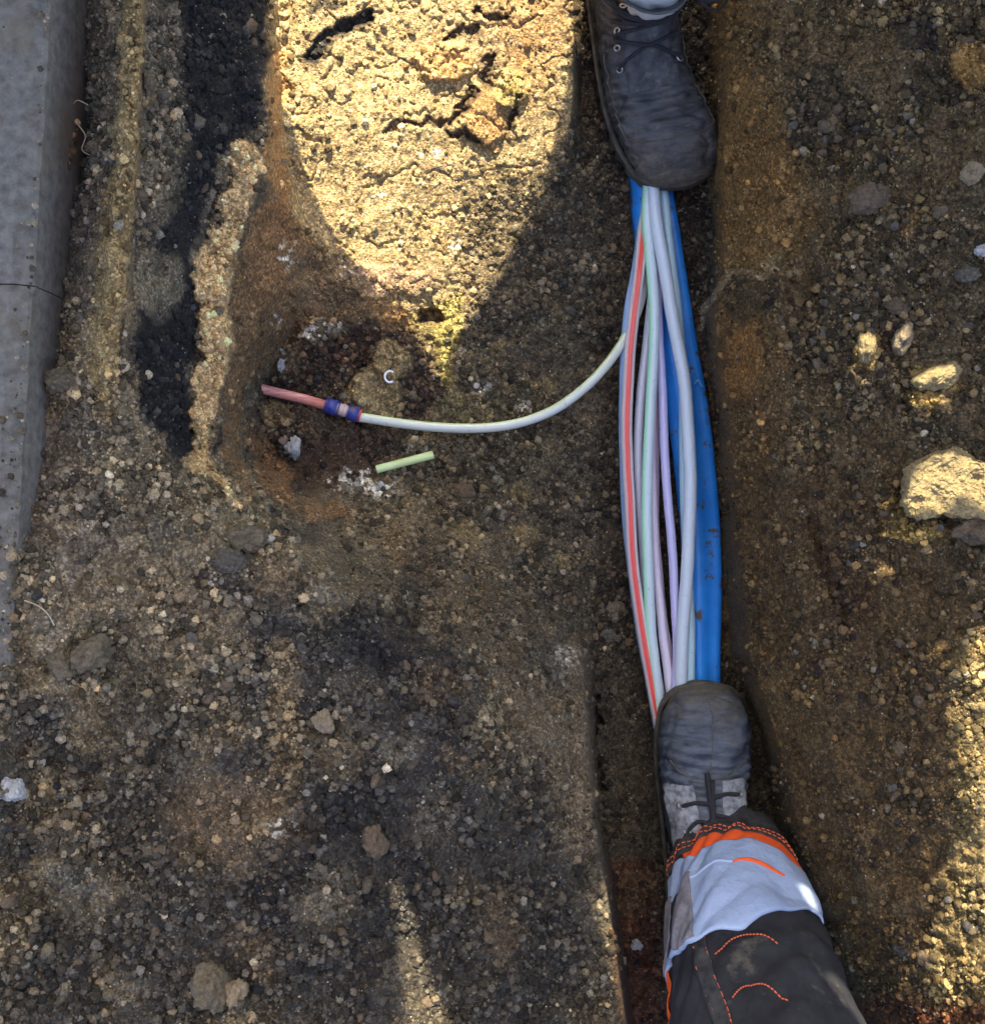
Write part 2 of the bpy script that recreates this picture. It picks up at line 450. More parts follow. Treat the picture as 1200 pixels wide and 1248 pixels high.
for p, w in [([(540, 45), (565, 38), (585, 32)], 4), ([(580, 15), (605, 17), (625, 18)], 4), ([(555, 145), (570, 120), (575, 110)], 6), ([(548, 160), (570, 162), (575, 168)], 5), ([(595, 70), (602, 80), (590, 95)], 8), ([(632, 115), (628, 128), (620, 150)], 6), ([(470, 158), (500, 150), (545, 145)], 4)]:
    paint(strip(p, w, .5), (.05, .035, .025), .8)  # small shadows inside the cracks put into the soil colour
paint(blob(622, 110, 22, 20), (.42, .33, .12), .6, .7)
paint(region([(495, 390), (520, 375), (560, 360), (560, 400), (550, 440), (545, 475), (532, 470), (520, 435)], 4), (.36, .30, .10), .9, .9)
paint(blob(524, 388, 16, 14), (.10, .055, .03), .85)
# hole wall and floor
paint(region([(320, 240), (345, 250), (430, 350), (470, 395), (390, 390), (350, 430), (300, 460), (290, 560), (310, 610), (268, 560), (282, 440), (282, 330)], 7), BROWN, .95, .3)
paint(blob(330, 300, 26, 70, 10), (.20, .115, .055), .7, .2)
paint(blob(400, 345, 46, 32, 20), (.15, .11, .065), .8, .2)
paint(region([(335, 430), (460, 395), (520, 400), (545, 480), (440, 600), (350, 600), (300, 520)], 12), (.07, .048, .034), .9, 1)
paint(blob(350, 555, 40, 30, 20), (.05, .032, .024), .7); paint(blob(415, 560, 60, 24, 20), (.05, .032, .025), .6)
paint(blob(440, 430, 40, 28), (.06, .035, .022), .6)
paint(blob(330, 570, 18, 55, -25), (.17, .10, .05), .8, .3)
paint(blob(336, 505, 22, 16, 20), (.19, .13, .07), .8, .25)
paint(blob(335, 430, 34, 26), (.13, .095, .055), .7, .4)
paint(blob(460, 485, 34, 34, 0, .12), OLIVE, 1, .12)
paint(blob(478, 440, 26, 24, 0, .15), OLIVE, .9, .2)
paint(blob(590, 440, 26, 26), (.17, .14, .08), .6, .4)
paint(blob(605, 495, 75, 22, -6), (.19, .16, .085), .75, .35)
paint(blob(630, 560, 60, 40), (.14, .12, .07), .5, .6)
paint(blob(520, 530, 30, 20), (.16, .13, .08), .6, .6)
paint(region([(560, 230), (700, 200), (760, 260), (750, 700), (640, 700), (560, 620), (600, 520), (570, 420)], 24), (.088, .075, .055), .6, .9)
for cu, cv, r in [(605, 430, 12), (630, 600, 14), (560, 600, 12), (640, 650, 18), (690, 685, 10), (570, 650, 22), (745, 742, 10), (660, 470, 16), (680, 380, 14)]:
    paint(blob(cu, cv, r, r * .8, 30, .3), OLIVE, .7, .35)
paint(strip([(470, 655), (520, 700), (545, 720)], 16, .6), (.17, .12, .065), .6, .4)
paint(blob(400, 625, 30, 10, 10), (.20, .12, .06), .8, .3); paint(blob(390, 620, 40, 16, 10), BROWN, .5, .4)
# lower bank
paint(blob(480, 790, 80, 40, 20), ASPH, .75); paint(blob(420, 1080, 130, 200, 0, .4), (.036, .034, .033), .85)
paint(blob(160, 950, 90, 120, 20, .4), BLACKB, .6); paint(blob(620, 1130, 110, 180, 0, .4), (.034, .033, .032), .85)
paint(blob(150, 1190, 70, 50), BLACKB, .5); paint(blob(290, 1000, 80, 60, 0, .4), (.15, .11, .07), .75, .6)
paint(strip([(345, 800), (345, 860), (350, 930), (330, 1010)], 18, .7), (.20, .15, .085), .6)
paint(strip([(585, 780), (640, 850), (690, 900), (705, 1020)], 26, .6), (.13, .105, .072), .75, .45)
paint(strip([(700, 790), (712, 880), (715, 980)], 14, .5, .4), (.14, .11, .075), .7, .3)
paint(blob(690, 805, 26, 16, 0, .4), (.22, .20, .17), .5, .5)
for k in range(46):
    a_ = random.uniform(20, 690); b_ = random.uniform(640, 1240); r_ = random.uniform(12, 46)
    paint(blob(a_, b_, r_, r_ * random.uniform(.5, 1), random.uniform(0, 180), .5), random.choice([(.15, .12, .075), (.035, .034, .033), (.13, .095, .06), (.045, .042, .04), (.17, .15, .115)]), .55, random.choice([.25, .6, 1, 1]))
for k in range(34):
    a_ = random.uniform(900, 1190); b_ = random.uniform(10, 1200); r_ = random.uniform(12, 42)
    paint(blob(a_, b_, r_, r_ * random.uniform(.5, 1), random.uniform(0, 180), .5), random.choice([(.13, .10, .06), (.04, .036, .03), (.10, .078, .048), (.06, .05, .038), (.15, .125, .08)]), .5, random.choice([.2, .5, 1]))
# trench bottom
paint(region([(712, -80), (866, -80), (870, 300), (880, 700), (940, 960), (1030, 1180), (1060, 1400), (770, 1400), (735, 1050), (722, 880), (724, 720), (735, 300), (712, 150)], 6), (.058, .047, .034), .85, 1)
paint(region([(745, 1050), (800, 1050), (815, 1400), (775, 1400)], 12), REDB, .85)
paint(blob(775, 1090, 24, 26), (.10, .062, .035), .8, .4)
# right side
paint(region([(868, -80), (910, -80), (925, 60), (980, 200), (1000, 260), (960, 330), (880, 330), (866, 150)], 10), (.175, .125, .062), .95, .3)
paint(region([(900, -80), (1160, -80), (1000, 260), (975, 180), (900, 60)], 22), (.125, .10, .062), .7, .9)
paint(blob(880, 200, 14, 110, 0, .4), (.20, .135, .06), .6, .3)
paint(blob(935, 220, 30, 60, -15, .5), (.19, .125, .06), .6, .3)
paint(blob(1010, 130, 55, 55, 30, .4), (.07, .064, .055), .7); paint(blob(1120, 40, 30, 22), ASPH, .7)
paint(blob(1185, 80, 26, 30), (.30, .20, .085), .85, .25)
paint(blob(1060, 240, 18, 16), (.20, .14, .08), .7, .4); paint(strip([(1105, 280), (1115, 262)], 9, .4), (.24, .17, .09), .8, .3)
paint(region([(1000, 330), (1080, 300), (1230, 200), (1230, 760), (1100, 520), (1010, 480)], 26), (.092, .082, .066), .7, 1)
paint(region([(872, 360), (905, 340), (960, 420), (955, 560), (905, 620), (875, 560), (862, 400)], 10), (.135, .098, .055), .9, .3)
paint(blob(905, 440, 22, 50, 8, .4), (.21, .125, .05), .75, .2)
paint(region([(880, 340), (950, 335), (955, 375), (900, 395), (880, 370)], 4), (.085, .07, .05), .9, .8)
paint(strip([(852, 400), (862, 372), (880, 345), (892, 332), (915, 332), (930, 338), (942, 328)], 4.2, .4, .35), (.34, .29, .21), .8, .3)
paint(blob(942, 322, 12, 14), (.28, .24, .17), .6)
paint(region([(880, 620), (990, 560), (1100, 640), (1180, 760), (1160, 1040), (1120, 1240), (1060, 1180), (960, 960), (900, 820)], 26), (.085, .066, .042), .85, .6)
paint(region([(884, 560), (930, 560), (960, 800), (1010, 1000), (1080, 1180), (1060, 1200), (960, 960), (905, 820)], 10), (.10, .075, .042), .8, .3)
paint(blob(960, 860, 40, 60, -15, .5), (.12, .092, .05), .7, .6); paint(blob(900, 760, 20, 120, -6, .5), (.10, .08, .05), .6, .6)
paint(strip([(985, 640), (1010, 700), (1030, 760)], 12, .6), (.055, .035, .022), .5); paint(blob(1040, 740, 20, 60, -20, .5), (.055, .037, .026), .6)
paint(region([(1165, 780), (1260, 740), (1260, 1400), (1120, 1400), (1130, 1180), (1160, 1050)], 14), (.19, .165, .10), .75, 1)
paint(blob(1090, 1240, 60, 26, 0, .5), REDB, .7); paint(blob(1180, 1240, 60, 16, 0, .5), (.16, .05, .03), .6)
YEL = (.30, .23, .10)
for cu, cv, ru, rv, ro_ in [(1056, 428, 15, 24, 0), (1128, 486, 24, 13, 10), (1112, 652, 44, 9, -4), (1092, 628, 14, 22, 0), (1140, 462, 30, 14, 20), (1098, 420, 9, 14, 0)]:
    paint(blob(cu, cv, ru, rv, ro_, .4), YEL, .9, 1)
# chalky crumbs
wm = sst(fbm(UU, VV, 5, 91, 3), .50, .62)
for cu, cv, ru, rv in [(388, 400, 22, 12), (425, 335, 8, 6), (335, 392, 12, 8), (345, 432, 5, 12), (355, 545, 9, 12), (432, 586, 22, 10), (460, 598, 26, 12), (415, 590, 12, 8), (588, 468, 10, 12), (640, 500, 8, 8), (505, 545, 12, 10), (525, 190, 14, 9), (462, 240, 12, 6), (555, 300, 10, 6), (690, 800, 10, 8), (325, 655, 8, 6), (340, 1010, 18, 12), (352, 310, 12, 16), (950, 325, 7, 5)]:
    paint(blob(cu, cv, ru, rv, 0, .5) * wm, WHITE, .85)

# --- height detail
for cu, cv, ru, rv, ro_ in [(1056, 428, 15, 24, 0), (1128, 486, 24, 13, 10), (1112, 652, 44, 9, -4)]:
    Z = Z + blob(cu, cv, ru, rv, ro_, .35) * .009
big = (nA - .5) * .036 + (nD - .5) * .03 + (nB - .5) * .018 + (nC - .5) * .008 * (.4 + .6 * rough)
shelfm = region([(340, -400), (700, -400), (700, 130), (640, 300), (560, 400), (500, 400), (430, 350), (345, 230)], 16)
floorm = region([(724, -400), (858, -400), (862, 400), (880, 800), (930, 1000), (1040, 1900), (790, 1900), (735, 1000), (722, 760), (735, 300)], 10)
big = big * (1 - .65 * floorm) * (1 - .7 * shelfm)
Z = Z + big * (.35 + .65 * far_mask)
rimm = region([(300, 170), (326, 195), (312, 240), (292, 290), (284, 330), (276, 390), (282, 430), (268, 500), (258, 560), (272, 585), (300, 612), (296, 622), (262, 590), (232, 565), (232, 500), (236, 455), (250, 420), (244, 400), (240, 320), (262, 262), (278, 225), (285, 180)], 2)
Z = Z + rimm * .006 + strip([(164, -60), (158, 100), (152, 210), (142, 330), (128, 450)], 13, .2, .4) * .010
# clods that are part of the floor: rounded plates with a cracked border
for cu, cv, ru, rv, h in [(460, 485, 34, 34, .014), (478, 440, 26, 24, .012), (388, 400, 26, 16, .01), (336, 505, 22, 16, .008), (905, 440, 26, 60, .012), (545, 75, 36, 26, .010), (590, 140, 24, 36, .012), (470, 345, 60, 18, .008),
                         (945, 350, 10, 16, .008), (1060, 240, 20, 16, .01), (1185, 80, 26, 30, .014), (82, 175, 16, 36, .03), (400, 625, 34, 12, .01), (622, 110, 22, 20, .008)]:
    Z = Z + blob(cu, cv, ru, rv, 0, .18) * h
Z = Z + region([(880, 338), (950, 333), (985, 360), (960, 500), (905, 560), (875, 500), (858, 408)], 2.5) * .016 * sst(-VV, -560, -400)
Z = Z - blob(524, 388, 13, 11) * .018
for p, w, h in [([(378, 68), (398, 48), (425, 35), (450, 18)], 7, .009), ([(540, 45), (565, 38), (585, 32)], 3, .008), ([(580, 15), (605, 17), (625, 18)], 3, .008), ([(555, 145), (570, 120), (575, 110)], 3.5, .010), ([(548, 160), (570, 162), (575, 168)], 3, .010),
                ([(595, 70), (602, 80), (590, 95)], 4.5, .010), ([(632, 115), (628, 128), (620, 150)], 3.5, .009), ([(470, 158), (500, 150), (545, 145)], 4, .008), ([(985, 640), (1010, 700), (1030, 760)], 8, .01), ([(725, 850), (722, 930), (735, 960)], 5, .02),
                ([(435, 510), (428, 470), (440, 455)], 4, .012), ([(300, 445), (330, 425), (360, 405)], 4, .006), ([(948, 345), (975, 380), (990, 330)], 5, .006), ([(100, 90), (106, 160), (96, 215), (78, 270)], 7, .02)]:
    Z = Z - strip(p, w, .5) * h
patch = sst(fbm(UU, VV, 55, 701, 4), .36, .56)
rough = np.where(rough > .5, rough * (.30 + .70 * patch), rough)
ridge = 1 - np.abs(2 * fbm(UU, VV, 46, 711, 4) - 1) * 1.0
ridge = np.clip((ridge - .93) / .07, 0, 1)
Z = Z - ridge * .0045 * far_mask * (1.25 - rough)
nE = vnoise(UU, VV, 3.1, 601); nF = fbm(UU, VV, 60, 611, 3)
WX = UU + (nE - .5) * 3.5 + (nC - .5) * 6; WY = VV + (vnoise(UU, VV, 3.1, 602) - .5) * 3.5
p1, r1 = pebbles(WX, WY, 27, 101, .12, .10, .26)
p2, r2 = pebbles(WX + 3, WY, 10.5, 201, .30, .10, .44)
p3, r3 = pebbles(WX, WY + 2, 4.6, 301, .8, .22, .6)
fr = far_mask
coarse = sst(nF, .38, .6)
Z = Z + fr * .001 * ((p1 * .7 * rough ** 1.5 + p2 * .42 * rough * (.35 + .65 * coarse)) * (.7 + .6 * nE) + p3 * .6 * (.15 + .85 * rough) + (nE - .5) * 1.9 * (.3 + .7 * rough) + (nC - .5) * 5 * rough)
rid = np.where(p1 > 1.5, r1, np.where(p2 > 1.2, r2, r3))
hue = np.where(p1 > 1.5, hash2(np.floor(r1 * 9999), np.floor(r1 * 777), 5), np.where(p2 > 1.2, hash2(np.floor(r2 * 9999), np.floor(r2 * 777), 5), hash2(np.floor(r3 * 9999), np.floor(r3 * 777), 5)))
var = .74 + .56 * rid ** 1.6
var = 1 + (var - 1) * np.clip(.25 + rough, 0, 1)
C3 = C3 * var[..., None]
C3 = C3 * (1 + (nB - .5)[..., None] * .5)
tint = np.stack([1 + (hue - .5) * .16, np.ones_like(hue), 1 - (hue - .5) * .28], -1)
C3 = C3 * tint
rs = sst(UU, 862, 880)
C3 = C3 * (1 + rs[..., None] * (np.array((.98, .86, .66)) - 1))
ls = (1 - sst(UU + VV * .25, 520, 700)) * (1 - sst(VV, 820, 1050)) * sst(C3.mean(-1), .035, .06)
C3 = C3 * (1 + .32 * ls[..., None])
speck = (rid > .975) & (rough > .6)
C3 = np.where(speck[..., None], C3 * .35 + np.array((.30, .27, .21)) * .65, C3)
C3 = np.clip(C3 * np.array((1.08, 1.0, .83)), .008, .8)

kk = (H - Z) / H
PX = (UU - 600) / 1000 * kk; PY = (624 - VV) / 1000 * kk
nv_, nu_ = UU.shape
me = bpy.data.meshes.new('ground')
nvt = nu_ * nv_
me.vertices.add(nvt)
me.vertices.foreach_set('co', np.stack([PX, PY, Z], -1).astype(np.float32).ravel())
idx = np.arange(nvt).reshape(nv_, nu_)
q = np.stack([idx[:-1, :-1], idx[1:, :-1], idx[1:, 1:], idx[:-1, 1:]], -1).reshape(-1, 4)
me.loops.add(q.size); me.loops.foreach_set('vertex_index', q.ravel().astype(np.int32))
me.polygons.add(len(q)); me.polygons.foreach_set('loop_start', (np.arange(len(q)) * 4).astype(np.int32))
me.polygons.foreach_set('loop_total', np.full(len(q), 4, np.int32))
me.update(calc_edges=True)
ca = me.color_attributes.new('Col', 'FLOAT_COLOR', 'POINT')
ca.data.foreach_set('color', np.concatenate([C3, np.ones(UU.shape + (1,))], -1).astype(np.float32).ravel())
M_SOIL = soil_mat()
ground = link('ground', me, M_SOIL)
tag(ground, 'excavated soil bank and trench of dark grit, brown clay and tan sand', kind='structure')

def sample(u, v):
    """bilinear terrain lookup at pixel coordinate arrays -> index arrays (nearest)"""
    iu = np.clip(np.searchsorted(U1, u), 0, nu_ - 1); iv = np.clip(np.searchsorted(V1, v), 0, nv_ - 1)
    return iv, iu
def gz(u, v):
    iv, iu = sample(np.array([u]), np.array([v])); return float(Z[iv[0], iu[0]])

# ------------------------------------------------------------------ loose crumbs (stuff, geometry-node instances)
rng = np.random.default_rng(5)
n = 480000
cu_ = rng.uniform(-20, 1220, n); cv_ = rng.uniform(-20, 1268, n)
iv, iu = sample(cu_, cv_)
ro = rough[iv, iu]
clump = fbm(cu_, cv_, 40, 401)
keep = rng.random(n) < np.clip((ro - .25) * 1.3, .03, 1) * np.clip(.35 + 1.6 * (clump - .35), .15, 1)
ke = 57 - .062 * cv_
kerbm = (cu_ < ke + 3) & (cv_ < 895)
onk = kerbm & (rng.random(n) < .12 * np.exp(-(ke - cu_) / np.interp(cv_, [0, 400, 600, 800, 895], [3, 5, 10, 16, 40])) * np.interp(cv_, [0, 300, 600, 895], [.25, .4, .9, 1.6]) + .0004)
keep = (keep & ~kerbm) | onk
onk = onk[keep]
cu_, cv_, iv, iu, ro = cu_[keep], cv_[keep], iv[keep], iu[keep], ro[keep]
n = len(cu_)
s = .0005 + .0011 * rng.random(n) ** 1.5 + .0040 * rng.random(n) ** 10
zz = np.where(onk, .4553 + s * .55, Z[iv, iu] + s * .25)
k_ = (H - zz) / H
pos = np.stack([(cu_ - 600) / 1000 * k_, (624 - cv_) / 1000 * k_, zz], -1)
cc = C3[iv, iu].copy()
cc *= (.30 + 1.9 * rng.random(n) ** 2.0)[:, None]
lite = rng.random(n) < .022
cc[lite] = cc[lite] * .4 + np.array((.34, .30, .23)) * .6 * rng.random((lite.sum(), 1))
cc = np.clip(cc, .01, .7)
pm = bpy.data.meshes.new('soil_crumbs')
pm.vertices.add(n); pm.vertices.foreach_set('co', pos.astype(np.float32).ravel())
a = pm.attributes.new('sc', 'FLOAT', 'POINT'); a.data.foreach_set('value', s.astype(np.float32))
a = pm.attributes.new('rot', 'FLOAT_VECTOR', 'POINT'); a.data.foreach_set('vector', (rng.random((n, 3)) * 6.28).astype(np.float32).ravel())
a = pm.attributes.new('col', 'FLOAT_COLOR', 'POINT'); a.data.foreach_set('color', np.concatenate([cc, np.ones((n, 1))], -1).astype(np.float32).ravel())
a = pm.attributes.new('vi', 'INT', 'POINT'); a.data.foreach_set('value', rng.integers(0, 5, n).astype(np.int32))
crumbs = link('soil_crumbs', pm, None, smooth=False)
tag(crumbs, 'loose crumbs of grit and soil strewn over the trench and banks', 'soil', kind='stuff')
M_CR = crumb_mat()
ng = bpy.data.node_groups.new('crumb_scatter', 'GeometryNodeTree')
ng.interface.new_socket('Geometry', in_out='INPUT', socket_type='NodeSocketGeometry')
ng.interface.new_socket('Geometry', in_out='OUTPUT', socket_type='NodeSocketGeometry')
gn = ng.nodes; gl = ng.links
gi = gn.new('NodeGroupInput'); go = gn.new('NodeGroupOutput')
join = gn.new('GeometryNodeJoinGeometry')
for k in range(5):
    ic = gn.new('GeometryNodeMeshIcoSphere'); ic.inputs['Subdivisions'].default_value = (1, 2, 1, 2, 1)[k]
    sp = gn.new('GeometryNodeSetPosition')
    nz = gn.new('ShaderNodeTexNoise'); nz.noise_dimensions = '4D'; nz.inputs['W'].default_value = k * 7.3; nz.inputs['Scale'].default_value = 1.1; nz.inputs['Detail'].default_value = 2
    vm = gn.new('ShaderNodeVectorMath'); vm.operation = 'SUBTRACT'; vm.inputs[1].default_value = (.5, .5, .5)
    vs_ = gn.new('ShaderNodeVectorMath'); vs_.operation = 'SCALE'; vs_.inputs['Scale'].default_value = 1.7
    gl.new(nz.outputs['Color'], vm.inputs[0]); gl.new(vm.outputs[0], vs_.inputs[0])
    gl.new(ic.outputs['Mesh'], sp.inputs['Geometry']); gl.new(vs_.outputs[0], sp.inputs['Offset'])
    sm = gn.new('GeometryNodeSetMaterial'); sm.inputs['Material'].default_value = M_CR
    gl.new(sp.outputs[0], sm.inputs['Geometry'])
    gti = gn.new('GeometryNodeGeometryToInstance'); gl.new(sm.outputs[0], gti.inputs[0])
    gl.new(gti.outputs[0], join.inputs[0])
iop = gn.new('GeometryNodeInstanceOnPoints'); iop.inputs['Pick Instance'].default_value = True
def nattr(name, typ):
    x = gn.new('GeometryNodeInputNamedAttribute'); x.data_type = typ; x.inputs['Name'].default_value = name
    return x.outputs['Attribute']
gl.new(gi.outputs[0], iop.inputs['Points']); gl.new(join.outputs[0], iop.inputs['Instance'])
gl.new(nattr('vi', 'INT'), iop.inputs['Instance Index'])
e2r = gn.new('FunctionNodeEulerToRotation'); gl.new(nattr('rot', 'FLOAT_VECTOR'), e2r.inputs[0]); gl.new(e2r.outputs[0], iop.inputs['Rotation'])
gl.new(nattr('sc', 'FLOAT'), iop.inputs['Scale'])
gl.new(iop.outputs[0], go.inputs[0])
md = crumbs.modifiers.new('scatter', 'NODES'); md.node_group = ng

# ------------------------------------------------------------------ kerb stones and board
M_KERB = noisy('kerb_concrete', (.088, .080, .064), (.175, .162, .134), scale=95, rough=.9, bump=.7, bscale=420, dist=.0012, spec=.3, detail=14, third=(.15, .115, .07), tscale=9, tlo=.50, thi=.66)
def kerb(v0, v1, label, seed):
    z1, z0 = .455, .25
    def ex(v): return W((57 - .062 * v), v, z1)
    nY, prof = 60, [(-.50, z1), (-.12, z1), (-.017, z1), (-.0145, z1 - .001), (-.003, z1 - .008), (0, z1 - .011), (.002, z1 - .05), (.004, z0)]
    vs = []
    for i in range(nY):
        v = v0 + (v1 - v0) * i / (nY - 1)
        p = ex(v)
        for j, (dx, z) in enumerate(prof):
            w = mnoise.noise(Vector((p.y * 60, j * .7, seed))) * .0014 + mnoise.noise(Vector((p.y * 200, j, seed))) * .0006
            inset = .003 if i in (0, nY - 1) else 0
            vs.append((p.x + dx + (w if j > 1 else 0), p.y, z - inset))
    fs = grid_faces(nY, len(prof))
    fs = [f[::-1] for f in fs]
    m = len(prof); fs += [tuple(range(m)), tuple(range((nY - 1) * m, nY * m))[::-1]]
    o = link('kerb_stone', mesh('kerb_stone', vs, fs), M_KERB, smooth=False)
    return tag(o, label, 'kerb stone', 'kerb stones along the left edge')
kerb(-460, 344.6, 'worn grey concrete kerb stone above the thin joint in the top left corner', 1.1)
kerb(346.2, 890, 'grey concrete kerb stone below the thin joint, its lower end hidden by grit', 4.4)
M_BOARD = noisy('old_board', (.05, .042, .028), (.10, .082, .055), scale=30, rough=.85, bump=.4, bscale=200, spec=.3, stretch=(6, .6, 6))
b_ = MB(); 
pb = W(8, 1085, .44)
b_.box(pb.x - .03, pb.x, W(0, 1500, .44).y, pb.y, .36, .44)
tag(b_.build('edging_board', M_BOARD, smooth=False), 'narrow brown edging board upright in the bottom left corner', 'board')

# ------------------------------------------------------------------ stones and clods
PAL = {
 'grey': stone_mat('stone_grey', (.07, .06, .044), (.14, .122, .092)),
 'tan': stone_mat('stone_tan', (.19, .145, .085), (.29, .225, .14)),
 'brown': stone_mat('clod_brown', (.085, .058, .036), (.15, .11, .068)),
 'mixed': stone_mat('clod_mixed', (.09, .074, .05), (.19, .15, .09)),
 'white': stone_mat('stone_white', (.30, .30, .29), (.5, .5, .48), third=(.2, .18, .16)),
 'sand': stone_mat('clod_sand', (.20, .145, .065), (.34, .265, .125), third=(.14, .09, .05)),
 'black': stone_mat('clod_black', (.026, .024, .021), (.06, .053, .044)),
}
def stone_mesh(seed, n=3, lump=.5, fine=.11):
    bm = bmesh.new(); bmesh.ops.create_icosphere(bm, subdivisions=n, radius=1)
    for v in bm.verts:
        p = v.co.copy()
        d = 1 + lump * mnoise.noise(p * .9 + Vector((seed, 0, 0))) + .28 * mnoise.noise(p * 2.3 + Vector((0, seed, 3))) + fine * mnoise.noise(p * 6 + Vector((seed, 2, 0))) + fine * .7 * mnoise.noise(p * 13 + Vector((seed, 2, 9))) + (fine * .5 * mnoise.noise(p * 24 + Vector((seed, 7, 9))) if n > 4 else 0)
        v.co = p * d
    m = bpy.data.meshes.new('stone'); bm.to_mesh(m); bm.free()
    return m

def stone(name, u, v, ru, rv, rz, palette, label, cat, seed, rot=0, n=5, sink=.35, group=None, lump=.5):
    """ru, rv in photo pixels"""
    g = gz(u, v); z = g + rz * (1 - sink) * .6
    k = (H - z) / H * .001
    m = stone_mesh(seed, n, lump)
    o = link(name, m, PAL[palette])
    # bake real size into the mesh so that the material grain keeps its scale
    sc = Matrix.Diagonal((ru * k, rv * k, rz, 1)); m.transform(Matrix.Rotation(R(rot), 4, 'Z') @ sc)
    o.location = W(u, v, z)
    return tag(o, label, cat, group)

stone('clod', 258, 1202, 21, 27, .022, 'mixed', 'round pitted tan and brown clod, the larger of the touching pair at the bottom left', 'clod', 3.1)
stone('clod', 288, 1213, 12, 17, .014, 'tan', 'small tan clod touching the right side of the large pitted clod', 'clod', 5.7)
stone('stone', 393, 879, 12, 13, .011, 'tan', 'pale tan angular stone alone on dark grit left of the middle bank', 'stone', 8.2)
stone('clod', 454, 1026, 16, 17, .014, 'brown', 'dull brown clod half sunk in black grit of the lower bank', 'clod', 2.2)
stone('stone', 15, 961, 14, 14, .013, 'white', 'sparkling white crystalline stone at the left edge', 'stone', 9.4)
stone('stone', 276, 684, 19, 16, .016, 'grey', 'smooth rounded grey stone right below the crumbly clod at the hole corner', 'stone', 1.3, lump=.25)
stone('clod', 298, 658, 22, 16, .018, 'mixed', 'crumbly tan clod directly above the smooth grey stone', 'clod', 6.3)
stone('clod', 76, 465, 22, 16, .016, 'mixed', 'rounded gritty clod lying against the kerb', 'clod', 7.7)
stone('clod', 108, 800, 26, 17, .022, 'mixed', 'long brown clod on the left bank, larger of two side by side', 'clod', 4.8, rot=30)
stone('clod', 75, 810, 18, 16, .014, 'mixed', 'rounded clod just left of the long brown clod', 'clod', 14.8)
stone('stone', 565, 602, 13, 14, .011, 'brown', 'rounded brown stone on the trench floor below the green offcut', 'stone', 11.5, lump=.3)
stone('clod', 1140, 461, 27, 14, .018, 'sand', 'sunlit yellow clod with a pale tip on the right bank', 'clod', 12.1, rot=20, sink=.35, lump=.25)
stone('clod', 1056, 424, 11, 17, .013, 'sand', 'speckled yellow clod, left one of the two small clods on the right bank', 'clod', 13.3, rot=0, lump=.25)
stone('stone', 1098, 413, 9, 19, .018, 'tan', 'narrow tan stone standing right of the speckled yellow clod', 'stone', 15.9, rot=-15)
stone('stone', 1186, 212, 12, 12, .012, 'tan', 'pale tan stone near the right edge in the upper bank', 'stone', 18.8)
stone('stone', 1196, 305, 9, 8, .009, 'white', 'small white stone on the right edge', 'stone', 28.8)
stone('stone', 1178, 335, 14, 9, .010, 'grey', 'flat grey stone on the right bank below the small white stone', 'stone', 19.8, lump=.3)
stone('stone', 1092, 375, 12, 9, .010, 'brown', 'brown stone just above the two small upright clods on the right bank', 'stone', 20.8)
stone('clod', 183, 105, 9, 17, .012, 'mixed', 'upright gritty clod beside the tan ridge near the top left', 'clod', 22.8)
stone('stone', 117, 182, 12, 9, .011, 'mixed', 'small rounded stone between the kerb and the tan ridge', 'stone', 23.8)
stone('stone', 750, 743, 12, 12, .006, 'mixed', 'flat pale clay lump on the trench floor left of the tubes', 'stone', 24.8, lump=.2)
stone('stone', 740, 775, 9, 8, .005, 'grey', 'small round grey pebble under the flat pale clay lump', 'stone', 25.8, lump=.2)
stone('stone', 776, 1151, 6, 6, .006, 'white', 'tiny white stone on the dark trench floor left of the trouser leg', 'stone', 26.8)
stone('stone', 464, 593, 6, 6, .006, 'white', 'tiny white stone just below the green offcut', 'stone', 27.8)
stone('stone', 356, 543, 9, 11, .008, 'white', 'knobbly white stone in the hole below the pink tube', 'stone', 29.1, lump=.9)
stone('stone', 343, 445, 4, 8, .006, 'white', 'slim white chip above the pink tube', 'stone', 30.1)
stone('clod', 62, 392, 9, 14, .012, 'brown', 'small brown clod at the kerb edge above the rounded gritty clod', 'clod', 31.1)
stone('clod', 1060, 240, 22, 18, .012, 'brown', 'soft brown clod half way up the right bank', 'clod', 32.1)

